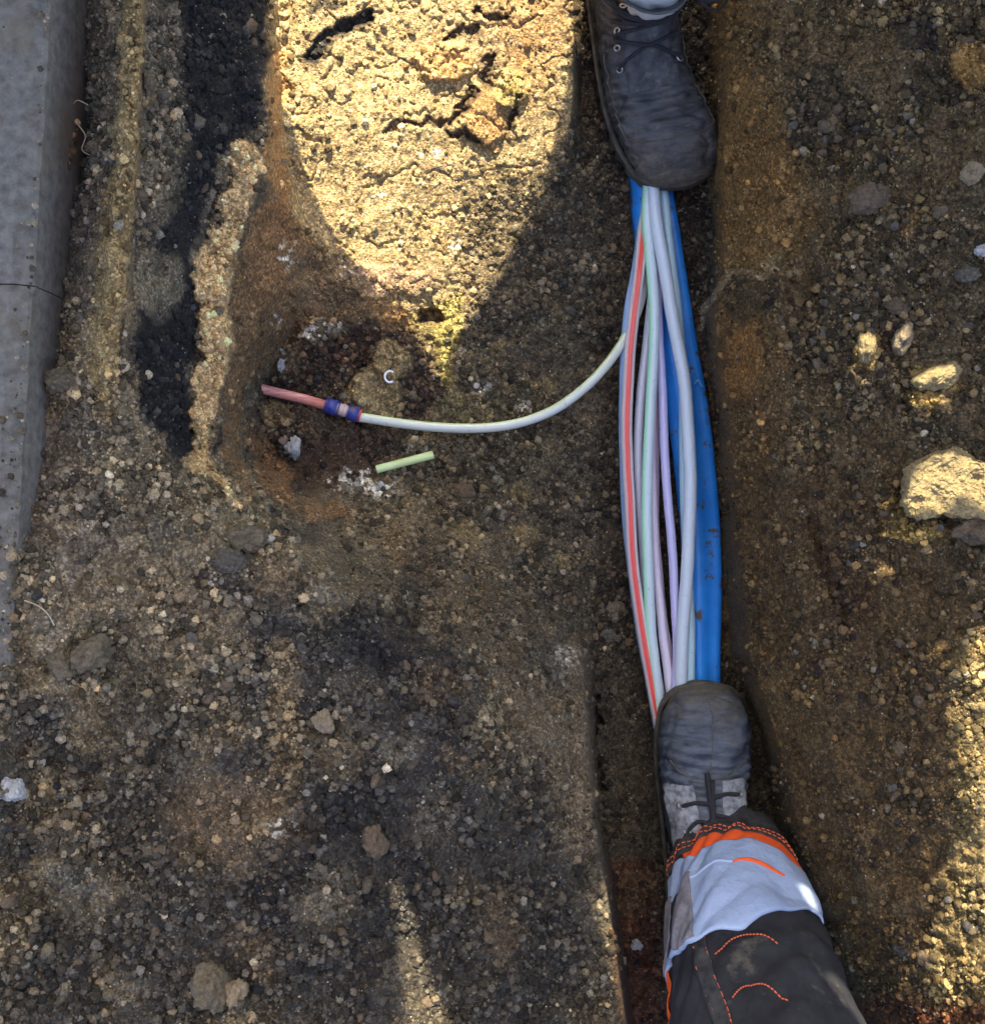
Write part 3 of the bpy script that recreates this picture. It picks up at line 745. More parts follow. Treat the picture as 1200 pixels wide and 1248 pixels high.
# big angular sunlit block
def block(label, pts, zt, th, palette, seed):
    """irregular faceted lump from an outline (photo pixels)"""
    n0 = len(pts); vs = []; rings = [(1.0, -th), (1.02, -th * .5), (1.03, -th * .25), (1.0, -.009), (.965, -.003)] + [(q, .004 * (1 - q)) for q in np.linspace(.93, .06, 18)]
    cu0 = sum(p[0] for p in pts) / n0; cv0 = sum(p[1] for p in pts) / n0
    Q = pts + [pts[0]]; P = []
    for (a, b) in zip(Q[:-1], Q[1:]):
        for i in range(11): P.append((a[0] + (b[0] - a[0]) * i / 11 + 1.6 * mnoise.noise(Vector((a[0], i * .5, 0))), a[1] + (b[1] - a[1]) * i / 11 + 1.6 * mnoise.noise(Vector((a[1], i * .5, 5)))))
    for s_, dz in rings:
        for (x, y) in P:
            w = W(cu0 + (x - cu0) * s_, cv0 + (y - cv0) * s_, zt + dz)
            nn = Vector((w.x * 70, w.y * 70, dz * 60 + seed))
            f = mnoise.noise(nn) * .0022 + mnoise.noise(nn * 3.1) * .0015 + mnoise.noise(nn * 7.7) * .0006
            g2 = mnoise.noise(nn * .6 + Vector((9, 0, 0))) * .010 - max(0, mnoise.noise(nn * 1.3 + Vector((0, 9, 0))) - .30) * .014
            vs.append((w.x + f, w.y + f * .7, w.z + f * 1.4 + (g2 if dz > -th * .3 else 0)))
    m = len(P); fs = grid_faces(len(rings), m, True)
    vs.append(tuple(W(cu0, cv0, zt + .003))); c = len(vs) - 1
    b = (len(rings) - 1) * m
    fs += [(b + i, b + (i + 1) % m, c) for i in range(m)]
    fs.append(tuple(range(m))[::-1])
    o = link('clay_block', mesh('clay_block', vs, [f[::-1] for f in fs]), PAL[palette])
    rm = o.modifiers.new('even', 'REMESH'); rm.mode = 'VOXEL'; rm.voxel_size = .0013
    for nm_, sc_n, st_n in (('lumps', .011, .006), ('crumbs', .0045, .0032)):
        tx = bpy.data.textures.new(nm_, 'CLOUDS'); tx.noise_scale = sc_n; tx.noise_depth = 3; tx.noise_type = 'HARD_NOISE'
        dm = o.modifiers.new(nm_, 'DISPLACE'); dm.texture = tx; dm.texture_coords = 'LOCAL'; dm.strength = st_n; dm.mid_level = .5
    return tag(o, label, 'clay block')
block('large angular yellow sunlit clay block at the right edge of the bank', [(1098, 612), (1102, 570), (1130, 556), (1163, 543), (1192, 560), (1240, 575), (1245, 625), (1210, 640), (1180, 635), (1150, 627), (1125, 635), (1108, 630)], gz(1150, 600) + .042, .07, 'sand', 3.3)
stone('clod', 1190, 645, 26, 17, .018, 'brown', 'red brown clod under the lower edge of the yellow clay block', 'clod', 33.1)

# alike medium stones pressed into the soil: parts of the ground, shared meshes
var_m = []
for k in range(10):
    m = stone_mesh(40 + k * 3.7, 3, .55); m.name = 'pebble'
    m.transform(Matrix.Scale(.0052, 4)); m.polygons.foreach_set('use_smooth', np.ones(len(m.polygons), bool))
    m.materials.append(PAL[['grey', 'brown', 'mixed', 'brown', 'black', 'brown', 'brown', 'mixed', 'black', 'grey'][k]])
    var_m.append(m)
cnt = 0
while cnt < 280:
    u = random.uniform(5, 1195); v = random.uniform(5, 1243)
    if 720 < u < 1040 and (u < 900 or v > 850): continue
    if u < 95 and v < 700: continue
    iv0, iu0 = sample(np.array([u]), np.array([v]))
    if rough[iv0[0], iu0[0]] < .65: continue
    zc = Z[iv0[0], iu0[0]]
    o = bpy.data.objects.new('pebble', random.choice(var_m)); COL.objects.link(o); o.parent = ground
    s0 = random.uniform(.7, .95) + 1.0 * random.random() ** 7
    o.location = W(u, v, zc + .001 * s0); o.rotation_euler = (random.random() * 6, random.random() * 6, random.random() * 6)
    o.scale = (s0, s0 * random.uniform(.7, 1), s0 * random.uniform(.6, .9))
    cnt += 1

# dry roots at the kerb
M_ROOT = noisy('dry_root', (.30, .24, .15), (.45, .38, .26), scale=80, rough=.9, bump=0)
for k, (pts, lab) in enumerate([
    ([(78, 48), (84, 56), (88, 64)], 'short pale root fibre at the kerb edge near the top'),
    ([(84, 240), (92, 262), (101, 282)], 'straight pale straw slanting from the kerb across the dark gap'),
    ([(92, 148), (104, 165), (100, 182), (112, 190)], 'curled root fibre in the gap beside the kerb'),
    ([(86, 132), (94, 122), (108, 128)], 'thin root fibre arching over the clod by the kerb'),
    ([(30, 732), (46, 738), (58, 748), (66, 762)], 'curved brown root on the grit where the kerb ends')]):
    z = gz(*pts[0]) + .012
    P = catmull([tuple(W(p[0], p[1], z + .004 * math.sin(i * 1.5))) for i, p in enumerate(pts)], 14)
    mb = MB(); mb.tube(P, .0006, 5)
    tag(mb.build('root_fibre', M_ROOT), lab, 'root', 'dry root fibres near the kerb')

# ------------------------------------------------------------------ blue sheath
M_BLUE = noisy('blue_sheath', (.018, .20, .62), (.03, .27, .76), scale=25, rough=.34, bump=.15, bscale=60, dist=.001, spec=.4, third=(.10, .09, .07), tscale=36, tlo=.565, thi=.62)
M_BLUEIN = mat('blue_inside', (.012, .12, .45), .5)
def sheath(st, name, up=.020, n=70, fold=.42):
    """st: (v, uleft, uright); flattened tube with a lengthwise crease"""
    S = catmull(st, n); vs = []; seg = 22
    for i in range(n):
        v, a, b = S[i]
        for j in range(seg):
            t = 2 * math.pi * j / seg
            c = math.cos(t); sn = math.sin(t)
            x = (abs(c) ** .8) * (1 if c > 0 else -1)
            zt = (.5 + .5 * sn) * up
            if sn > 0: zt += .006 * math.exp(-((x - (fold * 2 - 1)) / .13) ** 2) - .0045 * math.exp(-((x - .45) / .25) ** 2)
            zt += .0015 * mnoise.noise(Vector((v * .02, x * 1.2, 3)))
            u = (a + b) / 2 + (b - a) / 2 * x + .8 * mnoise.noise(Vector((v * .05, 0, 7)))
            vs.append(W(u, v, .008 + zt))
    fs = [f[::-1] for f in grid_faces(n, seg, True)]
    fs += [tuple(range(seg)), tuple(range((n - 1) * seg, n * seg))[::-1]]
    return name, vs, fs
duct = empty('blue_duct', W(830, 500, 0))
tag(duct, 'bright blue plastic duct sheath slit open along the trench floor', 'duct')
nm, vs, fs = sheath([(-420, 640, 690), (-60, 692, 742), (60, 726, 776), (160, 758, 806), (225, 772, 819), (330, 792, 836), (420, 800, 850), (500, 812, 864), (600, 824, 875), (700, 832, 880), (830, 836, 878), (950, 850, 884), (1150, 860, 900), (1500, 880, 920)], 'sheath')
link('sheath', mesh('sheath', vs, fs), M_BLUE, duct)
# torn left lip of the sheath: thin curved sheet
lip = catmull([(120, 743, 770), (215, 766, 786), (260, 769, 786), (300, 774, 783), (330, 776, 779), (350, 777, 778)], 30)
vs = []
for v, a, b in lip:
    for j in range(6):
        t = j / 5
        vs.append(W(a + (b - a) * t, v, .016 + .022 * math.sin(t * 2.0)))
o = link('sheath_lip', mesh('sheath_lip', vs, [f[::-1] for f in grid_faces(30, 6)]), M_BLUE, duct)
so = o.modifiers.new('thick', 'SOLIDIFY'); so.thickness = .0018; so.offset = 0
# small torn flap and clips on the right rim
for (v0, u0, w) in [(462, 826, 14), (468, 846, 9)]:
    mb = MB(); mb.tube(catmull([tuple(W(u0, v0, .033)), tuple(W(u0 + w * .5, v0 - 5, .036)), tuple(W(u0 + w, v0 + 3, .033))], 8), .0014, 6)
    mb.build('torn_edge', mat('pale_torn_blue', (.12, .38, .72), .5), duct)

# ------------------------------------------------------------------ microducts
def micro(label, pts, r, zs, col, stripe=None, sa=0, sw=.6, name='microduct', group='pale microducts fanned out along the blue duct', cat='tube', hollow=False):
    """pts photo pixels; zs height(s); stripe centred at ring angle sa (0 = up, + = to the right), half width sw"""
    n = 90
    zs = zs if isinstance(zs, (list, tuple)) else [zs] * len(pts)
    P = catmull([tuple(W(p[0], p[1], z)) for p, z in zip(pts, zs)], n)
    sd0 = pts[3][0]
    P = P + np.array([[mnoise.noise(Vector((i * .11, sd0, 0))) * .0012 + mnoise.noise(Vector((i * .4, sd0, 5))) * .0003, 0, mnoise.noise(Vector((i * .2, sd0, 9))) * .0006] for i in range(n)])
    seg = 20
    vs, fs = tube_data(P, r, seg)
    m = mesh(name, vs, fs)
    mt = tube_mat('plastic_' + name, tuple(c * .80 for c in col), stripe)
    at = m.attributes.new('stripe', 'FLOAT', 'POINT')
    vals = []
    for i in range(n):
        for k in range(seg):
            a = 2 * math.pi * k / seg
            if a > math.pi: a -= 2 * math.pi
            d = abs(a - sa)
            vals.append(max(0, min(1, (sw - d) / .12 + .5)) if stripe else 0)
    at.data.foreach_set('value', np.array(vals[:len(vs)], np.float32))
    o = link(name, m, mt)
    if label: tag(o, label, cat, group)
    return o, P

WH = (.70, .74, .74)
# tube_data: side vector = cross(T, up); travelling down the picture (-Y), +angle is to the left of the picture
micro('pale tube with a bold red stripe, outermost on the left of the bundle', [(794, 200), (787, 255), (780, 320), (772, 385), (766, 450), (764, 520), (766, 600), (771, 680), (781, 760), (793, 830), (806, 900), (820, 980)], .0066, [.030, .038, .048, .052, .054, .055, .055, .054, .05, .046, .040, .035], (.76, .72, .72), (.66, .045, .022), .12, .48)
micro('thin light blue tube showing only as an edge left of the red striped tube', [(792, 200), (784, 265), (775, 330), (765, 390), (761, 450), (760, 520), (762, 600), (769, 680), (779, 760), (792, 830), (806, 910)], .0062, [.032, .034, .036, .04, .042, .042, .042, .04, .038, .034, .03], (.32, .47, .72))
micro('pale grey pink tube second from the left, passing under the green striped tube', [(794, 200), (797, 270), (796, 340), (789, 410), (781, 480), (777, 545), (779, 600), (783, 660), (788, 730), (797, 800), (808, 870), (820, 950)], .0056, [.03, .034, .036, .038, .04, .042, .042, .04, .036, .032, .03, .03], (.62, .62, .68))
micro('pale tube with a mint green stripe along its left side', [(791, 200), (788, 270), (794, 330), (797, 400), (794, 470), (790, 540), (788, 620), (790, 700), (794, 780), (802, 850), (812, 920), (822, 990)], .0064, [.048, .05, .052, .054, .056, .058, .058, .056, .05, .046, .04, .036], (.62, .74, .76), (.36, .70, .46), .95, .5)
micro('milky tube with a pinkish rim emerging below the green striped tube', [(795, 200), (799, 300), (798, 420), (794, 520), (795, 600), (799, 690), (807, 765), (816, 840), (826, 920)], .0056, [.034, .036, .038, .040, .042, .042, .04, .038, .03], (.72, .66, .74), (.62, .40, .46), -1.2, .35)
micro('slender pale pink tube between the milky tube and the lilac tube low down', [(795, 220), (800, 320), (801, 440), (799, 560), (800, 660), (807, 740), (816, 800), (823, 850), (832, 930)], .0045, [.024, .026, .028, .028, .028, .028, .03, .032, .03], (.66, .56, .64))
micro('lilac tinted tube alone in the gap in the middle of the bundle', [(797, 200), (800, 270), (801, 350), (804, 430), (808, 510), (813, 600), (820, 690), (824, 760), (824, 815), (819, 860), (818, 930)], .0053, [.036, .04, .042, .044, .046, .048, .048, .046, .044, .04, .034], (.58, .55, .80))
micro('light cyan tube half hidden beneath the wide white tube', [(804, 200), (811, 260), (819, 330), (826, 390), (832, 450), (833, 520), (834, 600), (837, 680), (841, 760), (840, 840), (842, 930)], .0060, [.036, .04, .042, .043, .044, .044, .044, .044, .042, .04, .034], (.50, .72, .78))
micro('widest white tube bowing out to the right over the blue sheath', [(792, 200), (798, 260), (810, 330), (822, 400), (833, 460), (839, 530), (841, 600), (838, 670), (834, 740), (830, 800), (829, 860), (832, 940)], .0077, [.05, .054, .056, .058, .06, .062, .062, .06, .056, .05, .044, .036], (.66, .75, .80))
# ink code on the sheath
# branch tube with connector and pink tube
M_PINK = noisy('pink_tube', (.50, .17, .13), (.66, .30, .26), scale=60, rough=.4, bump=.1, third=(.30, .12, .07), tscale=70, tlo=.55, thi=.64, spec=.5, coat=.2, stretch=(1, 6, 1))
br, P = micro('pale branch tube curving left out of the bundle to the connector', [(790, 210), (791, 270), (789, 325), (780, 368), (766, 403), (745, 437), (715, 470), (675, 499), (625, 517), (570, 522), (505, 518), (436, 508)], .0056, [.028, .028, .030, .034, .040, .052, .062, .066, .068, .069, .070, .074], (.66, .71, .62), (.55, .68, .36), .9, .35, group='pale microducts fanned out along the blue duct')
con = empty('pipe_connector', W(418, 501, .074))
tag(con, 'clear tube connector with two dark blue collars joining pink and white tubes', 'connector')
c0 = np.array(W(395, 493, .075)); c1 = np.array(W(441, 507, .074)); ax = c1 - c0
def along(t): return c0 + ax * t
def cyl(name, t0, t1, r, m, bev=.0008, seg=28):
    P = [along(t0), along(t0) + ax * .012, along((t0 + t1) / 2), along(t1) - ax * .012, along(t1)]
    mb = MB(); vs, fs = tube_data(P, np.array([r - bev, r, r, r, r - bev]), seg); mb.add(vs, fs)
    return mb.build(name, m, con)
M_COL = noisy('blue_collar', (.02, .028, .16), (.05, .06, .26), scale=120, rough=.4, bump=.1, third=(.14, .10, .08), tscale=60, tlo=.56, thi=.64)
M_CLR = mat('clear_body', (.62, .60, .62), .18, .5, .3); M_CLR.node_tree.nodes['Principled BSDF'].inputs['Transmission Weight'].default_value = .45
M_RED = mat('red_ring', (.55, .06, .03), .4)
cyl('connector_body', .04, .97, .0068, M_CLR)
cyl('inner_sleeve', .36, .60, .0072, mat('pinkish_sleeve', (.52, .36, .33), .35))
cyl('collar', .06, .34, .0092, M_COL); cyl('collar', .66, .92, .0090, M_COL)
for t in (.03, .375, .63): cyl('rib', t, t + .03, .0098, M_COL)
for t in (.93,): cyl('release_ring', t, t + .045, .0084, M_RED)
cyl('rib', .50, .53, .0080, M_CLR)
mb = MB(); mb.tube([tuple(W(304, 470, .078)), tuple(W(340, 479, .077)), tuple(W(370, 486, .076)), tuple(W(399, 494.5, .075))], .0057, 18)
tag(mb.build('pink_tube', M_PINK), 'short muddy pink tube running from the connector into the left wall of the hole', 'tube')
# green offcut, hollow
off = empty('tube_offcut', W(493, 564, gz(493, 564)))
tag(off, 'short cut piece of pale green tube lying on the soil under the branch tube', 'tube')
M_GRN = noisy('pale_green_plastic', (.50, .62, .26), (.58, .68, .34), scale=40, rough=.4, bump=.05, spec=.5, third=(.25, .24, .12), tscale=90, tlo=.66, thi=.74)
z_ = max(gz(460, 572), gz(526, 555), gz(493, 564)) + .006
g0, g1 = np.array(W(459, 572, z_)), np.array(W(528, 554, z_ + .002))
gp = [g0, g0 * .66 + g1 * .34, g0 * .34 + g1 * .66, g1]
vo_, fo_ = tube_data(gp, .0048, 18, cap=False); vi_, fi_ = tube_data(gp, .0034, 18, cap=False)
mb = MB(); mb.add(vo_, fo_); mb.add(vi_, [f[::-1] for f in fi_])
nn = len(vo_)
for b0 in (0, 3 * 18): mb.f += [(b0 + k, b0 + (k + 1) % 18, nn + b0 + (k + 1) % 18, nn + b0 + k) for k in range(18)]
mb.build('tube_wall', M_GRN, off)
# white plastic curl
zc = gz(475, 459) + .004
P = [tuple(W(475 + 6.2 * math.cos(a), 459 + 6.8 * math.sin(a), zc + .001 * math.sin(a))) for a in np.linspace(R(50), R(310), 22)]
mb = MB(); mb.tube(P, .0013, 8)
tag(mb.build('plastic_curl', mat('white_plastic', (.75, .76, .78), .35)), 'tiny white C-shaped plastic curl on the olive clay plate', 'plastic scrap')

# ------------------------------------------------------------------ boots
def boot_rings(lean=0., wide=1., skew=1.):
    #        top y    top z   bot y  bot z   half w   x shift  exponent
    r = [(.3005, .034, .300, .026, .010, .010, 2.0),
         (.296, .048, .297, .020, .026, .010, 2.2),
         (.286, .061, .287, .018, .040, .009, 2.4),
         (.266, .072, .266, .018, .0505, .007, 2.6),
         (.240, .077, .240, .018, .0545, .004, 2.6),
         (.212, .080, .210, .018, .0545, .001, 2.5),
         (.186, .089, .178, .018, .0515, -.002, 2.3),
         (.163, .104, .140, .018, .0475, -.004, 2.2),
         (.144, .122, .095, .018, .0445, -.004, 2.2),
         (.130, .140, .045, .018, .0430, -.003, 2.3),
         (.122, .158, .004, .035, .0420, -.002, 2.3),
         (.118, .176, -.008, .085, .0425, 0, 2.2),
         (.118, .192, -.004, .135, .0450, 0, 2.1),
         (.121, .208, .000, .185, .0480, 0, 2.0)]
    out = []
    for ty, tz, by, bz, w, xs, e in r:
        out.append((ty + lean * max(0, tz - .10), tz, by + lean * max(0, bz - .06), bz, w * wide, xs * skew, e))
    return out

class Boot:
    def __init__(s, lean, wide, seed, nR=120, crease=1., skew=1.):
        s.S = catmull(boot_rings(lean, wide, skew), nR); s.nR = nR; s.seed = seed; s.cr = crease
    def pt(s, t, a, off=0.):
        """t 0..1 toe->collar, a angle from the top ridge (+ to +x)"""
        f = t * (s.nR - 1); i = min(int(f), s.nR - 2); q = s.S[i] * (1 - (f - i)) + s.S[i + 1] * (f - i)
        ty, tz, by, bz, w, xs, e = q
        c, sn = math.cos(a), math.sin(a)
        cc = abs(c) ** (2 / e) * (1 if c > 0 else -1); ss = abs(sn) ** (2 / e) * (1 if sn > 0 else -1)
        cy, cz = (ty + by) / 2, (tz + bz) / 2
        hy, hz = (ty - by) / 2, (tz - bz) / 2
        hl = math.hypot(hy, hz) or 1e-6
        x = xs + w * ss; y = cy + hy * cc; z = cz + hz * cc
        # outward offset with creases
        nx = ss * hl; ny = cc * hy * w / hl; nz = cc * hz * w / hl
        l = math.sqrt(nx * nx + ny * ny + nz * nz) or 1
        d = off
        cz_ = math.exp(-((t - .42) / .09) ** 2) + .7 * math.exp(-((t - .78) / .14) ** 2)
        d += s.cr * (-.0020 * cz_ * abs(math.sin(t * 95 + 1.6 * math.sin(a * 2 + s.seed))) ** 2 if c > -.3 else 0)
        d -= s.cr * .0016 * max(0, 1 - abs(mnoise.noise(Vector((x * 22, y * 55 + s.seed, z * 30)))) * 7)
        d += s.cr * (.0022 * mnoise.noise(Vector((x * 38, y * 38 + s.seed, z * 38))) + .0009 * mnoise.noise(Vector((x * 120, y * 120 + s.seed, z * 120))))
        if t < .02: d *= t / .02
        return Vector((x + nx / l * d, y + ny / l * d, z + nz / l * d))

def make_boot(person, place, lean, wide, seed, light_panel, mats, style):
    """place: 4x4 matrix from boot space (toe +Y, sole at z=0) to the world"""
    M_LEA, M_SOLE, M_LACE, M_EYE, M_PANEL = mats
    B = Boot(lean, wide, seed, skew=style.get('skew', .4), crease=1.4)
    seg = 72; n = 170
    vs = []; mud = []; blue = []
    for i in range(n):
        t = i / (n - 1)
        for k in range(seg):
            a = 2 * math.pi * k / seg
            p = B.pt(t, a)
            vs.append(place @ p)
            m = (max(0, 1 - t / .30)) * .55 + max(0, (.050 - p.z) / .03) * .5 + .06
            mud.append(max(0, min(1, m))); 
    fs = grid_faces(n, seg, True); fs.append(tuple(range(seg)))
    m = mesh('boot', vs, [f[::-1] for f in fs])
    at = m.attributes.new('mud', 'FLOAT', 'POINT'); at.data.foreach_set('value', np.array(mud, np.float32))
    upper = link('boot', m, M_LEA, person)
    so = upper.modifiers.new('thick', 'SOLIDIFY'); so.thickness = .0025; so.offset = -1
    # sole: outline of the widest section, flared, with treads
    out = []
    nS = 80
    ys = np.linspace(-.006, .3015, 60)
    S = B.S
    def halfw(y):
        # width at the bottom from rings by bottom y
        o = np.argsort(S[:, 2]); return np.interp(y, S[o, 2], S[o, 4]), np.interp(y, S[o, 2], S[o, 5])
    L_, R_ = [], []
    for y in ys:
        w, xs = halfw(min(max(y, 0.03), .300))
        if y < .045: w = .041 * math.sqrt(max(0.0, 1 - ((.045 - y) / .052) ** 2)) * wide
        if y > .262: w = .0520 * wide * math.sqrt(max(0.0, 1 - ((y - .262) / .0400) ** 2.2))
        w += .0008
        R_.append((xs + w, y)); L_.append((xs - w, y))
    loop = R_ + L_[::-1]; m0 = len(loop)
    prof = [(-1, .002), (0.2, 0), (.8, .004), (.6, .016), (1.2, .020), (.6, .025), (-3.5, .027)]
    vs = []
    ctr = (0.0, .15)
    for off, z in prof:
        for j, (x, y) in enumerate(loop):
            a_ = loop[(j + 1) % m0]; b_ = loop[j - 1]
            tx, ty = a_[0] - b_[0], a_[1] - b_[1]; l = math.hypot(tx, ty) or 1
            tread = .0016 * (1 if (j // 2) % 2 else 0) if z < .02 else 0
            toe = max(0, (y - .25)) * .18
            vs.append(place @ Vector((x + ty / l * (off * .001 - tread), y - tx / l * (off * .001 - tread), z + toe)))
    fs = grid_faces(len(prof), m0, True)
    fs.append(tuple(range(m0))); fs.append(tuple(range((len(prof) - 1) * m0, len(prof) * m0))[::-1])
    link('sole', mesh('sole', vs, [f for f in fs]), M_SOLE, upper, smooth=True)
    # raised seams, panels, laces
    def path(pts, off, n=24):
        q = catmull(pts, n); return [tuple(place @ B.pt(t, a, off)) for t, a in q]
    seams = style['seams']
    mb = MB()
    for pts in seams: mb.tube(path(pts, .0006, 30), .0007, 6)
    mb.build('seam', M_SOLE, upper)
    for poly in style['panels']:
        # poly: (t0,t1, a0(t)->, a1) rectangular patch in surface space
        t0, t1, a0, a1, a2, a3 = poly
        nI, nJ = 26, 22; vs = []
        for i in range(nI):
            s_ = i / (nI - 1)
            t = t0 + (t1 - t0) * s_; aa = a0 + (a2 - a0) * s_; bb = a1 + (a3 - a1) * s_
            for j in range(nJ):
                e = 0.0003 if (i in (0, nI - 1) or j in (0, nJ - 1)) else .0022
                vs.append(place @ B.pt(t, aa + (bb - aa) * j / (nJ - 1), e))
        link('eyelet_panel', mesh('eyelet_panel', vs, grid_faces(nI, nJ) if a0 > a1 else [f[::-1] for f in grid_faces(nI, nJ)]), M_PANEL, upper)
    for pts, r in style['laces']:
        mb = MB(); mb.tube(path(pts, .0038, 30), r * 1.3, 8); mb.build('lace', M_LACE, upper)
    for t, a in style['eyes']:
        c = B.pt(t, a, .003); e1 = (B.pt(t + .01, a, .003) - c).normalized(); e2 = (B.pt(t, a + .05, .003) - c).normalized()
        P = [tuple(place @ (c + e1 * .0034 * math.cos(q) + e2 * .0034 * math.sin(q))) for q in np.linspace(0, 2 * math.pi, 17)]
        mb = MB(); mb.tube(P, .0011, 6); mb.build('eyelet', M_EYE, upper)
    for pts, r in style.get('free', []):
        mb = MB(); mb.tube(catmull([tuple(place @ Vector(p)) for p in pts], 40), r, 8); mb.build('lace', M_LACE, upper)
    return upper, B

def leather(name, c1, c2, mudc, mlo=.42, mhi=.62):
    m = noisy(name, c1, c2, scale=55, rough=.55, bump=.7, bscale=170, dist=.0016, spec=.45, detail=12, lo=.36, hi=.68, third=(.13, .125, .11), tscale=130, tlo=.60, thi=.74, stretch=(.6, 1.6, 1))
    b = m.node_tree.nodes['Principled BSDF']
    src = b.inputs['Base Color'].links[0].from_socket
    at = N(m, 'ShaderNodeAttribute', attribute_name='mud')
    tc = N(m, 'ShaderNodeTexCoord')
    nz = N(m, 'ShaderNodeTexNoise', Scale=34, Detail=15, Roughness=.82); L(m, tc.outputs['Object'], nz.inputs['Vector'])
    ad = N(m, 'ShaderNodeMath', operation='MULTIPLY_ADD'); L(m, at.outputs['Fac'], ad.inputs[0]); ad.inputs[1].default_value = .55; L(m, nz.outputs['Fac'], ad.inputs[2])
    mr = N(m, 'ShaderNodeMapRange'); mr.inputs[1].default_value = mlo + .2; mr.inputs[2].default_value = mhi + .26; L(m, ad.outputs[0], mr.inputs[0])
    mr.inputs[4].default_value = .9
    n5 = N(m, 'ShaderNodeTexNoise', Scale=210, Detail=10, Roughness=.85); L(m, tc.outputs['Object'], n5.inputs['Vector'])
    r5 = N(m, 'ShaderNodeValToRGB'); L(m, n5.outputs['Fac'], r5.inputs[0])
    r5.color_ramp.elements[0].position = .42; r5.color_ramp.elements[1].position = .60
    r5.color_ramp.elements[0].color = (mudc[0] * .45, mudc[1] * .45, mudc[2] * .45, 1); r5.color_ramp.elements[1].color = (*mudc, 1)
    mx = N(m, 'ShaderNodeMix', data_type='RGBA'); L(m, mr.outputs[0], mx.inputs['Factor']); L(m, src, mx.inputs[6]); L(m, r5.outputs[0], mx.inputs[7])
    L(m, mx.outputs[2], b.inputs['Base Color'])
    rr = N(m, 'ShaderNodeMapRange'); rr.inputs[3].default_value = .5; rr.inputs[4].default_value = .95; L(m, mr.outputs[0], rr.inputs[0]); L(m, rr.outputs[0], b.inputs['Roughness'])
    return m

M_EYE = mat('eyelet_steel', (.45, .45, .43), .35, metal=.9)
M_SOLE1 = noisy('sole_black', (.045, .040, .032), (.13, .115, .085), scale=60, rough=.85, bump=.4, bscale=300)
M_LEA1 = leather('boot_leather_dark', (.013, .014, .016), (.07, .071, .071), (.17, .15, .105), .34, .54)
M_LEA2 = leather('boot_leather_blue', (.014, .021, .034), (.085, .104, .128), (.135, .115, .072), .35, .52)
M_LACE = noisy('bootlace', (.008, .008, .010), (.030, .030, .034), scale=500, rough=.9, bump=.4)
M_PANEL2 = noisy('dusty_grey_panel', (.085, .095, .105), (.30, .315, .325), scale=110, rough=.85, bump=.4, bscale=300, detail=12)
M_PANEL1 = noisy('dark_tongue', (.020, .021, .024), (.075, .076, .078), scale=60, rough=.7, bump=.6, bscale=200, third=(.14, .13, .11), tscale=90, tlo=.56, thi=.70)

def place_mat(toe, heading, z, pitch=0, roll=0):
    """toe: world xy of the toe tip; heading: degrees of boot +Y from world +Y"""
    return Matrix.Translation((toe[0], toe[1], z)) @ Matrix.Rotation(R(heading), 4, 'Z') @ Matrix.Rotation(R(pitch), 4, 'X') @ Matrix.Rotation(R(roll), 4, 'Y') @ Matrix.Translation((-.002, -.303, 0))

# ------------------------------------------------------------------ garment surfaces
class Leg:
    """stations (z, cx, yfront, rx, ry)"""
    def __init__(s, st, fold=.006, seed=0, sgn=1):
        s.S = catmull(st, 140); s.z0, s.z1 = st[0][0], st[-1][0]; s.fold = fold; s.seed = seed; s.sgn = sgn
    def pt(s, z, a, off=0.):
        """a = 0 front (+y side), + towards +x"""
        i = np.interp(z, s.S[:, 0], np.arange(len(s.S))); k = min(int(i), len(s.S) - 2); q = s.S[k] * (1 - (i - k)) + s.S[k + 1] * (i - k)
        _, cx, yf, rx, ry = q
        cy = yf - ry * s.sgn
        nz = Vector((math.cos(a) * 1.4, math.sin(a) * 1.4, z * 9 + s.seed))
        d = s.fold * (1.5 * mnoise.noise(nz) + .8 * mnoise.noise(nz * 2.3 + Vector((0, 0, 5)))) 
        rid = mnoise.noise(Vector((math.cos(a) * .9, math.sin(a) * .9, z * 26 + 2.2 * math.sin(a + .6) + s.seed)))
        d -= s.fold * .9 * (1 - abs(rid) * 2.2 if abs(rid) < .45 else 0)
        return Vector((cx + (rx + d + off) * math.sin(a), cy + (ry + d + off) * math.cos(a) * s.sgn, z))

def shell(name, leg, fz0, fz1, off, m, parent, a0=-math.pi, a1=math.pi, nz=60, na=96, th=.002, edge=True):
    vs = []
    for i in range(nz):
        s_ = i / (nz - 1)
        for j in range(na):
            a = a0 + (a1 - a0) * j / (na - 1)
            z = fz0(a) * (1 - s_) + fz1(a) * s_
            e = off * (.35 if edge and i in (0, nz - 1) else 1)
            vs.append(leg.pt(z, a, e))
    fs = grid_faces(nz, na)
    if leg.sgn < 0: pass
    else: fs = [f[::-1] for f in fs]
    o = link(name, mesh(name, vs, fs), m, parent)
    so = o.modifiers.new('thick', 'SOLIDIFY'); so.thickness = th; so.offset = -1
    return o
const = lambda c: (lambda a: c)

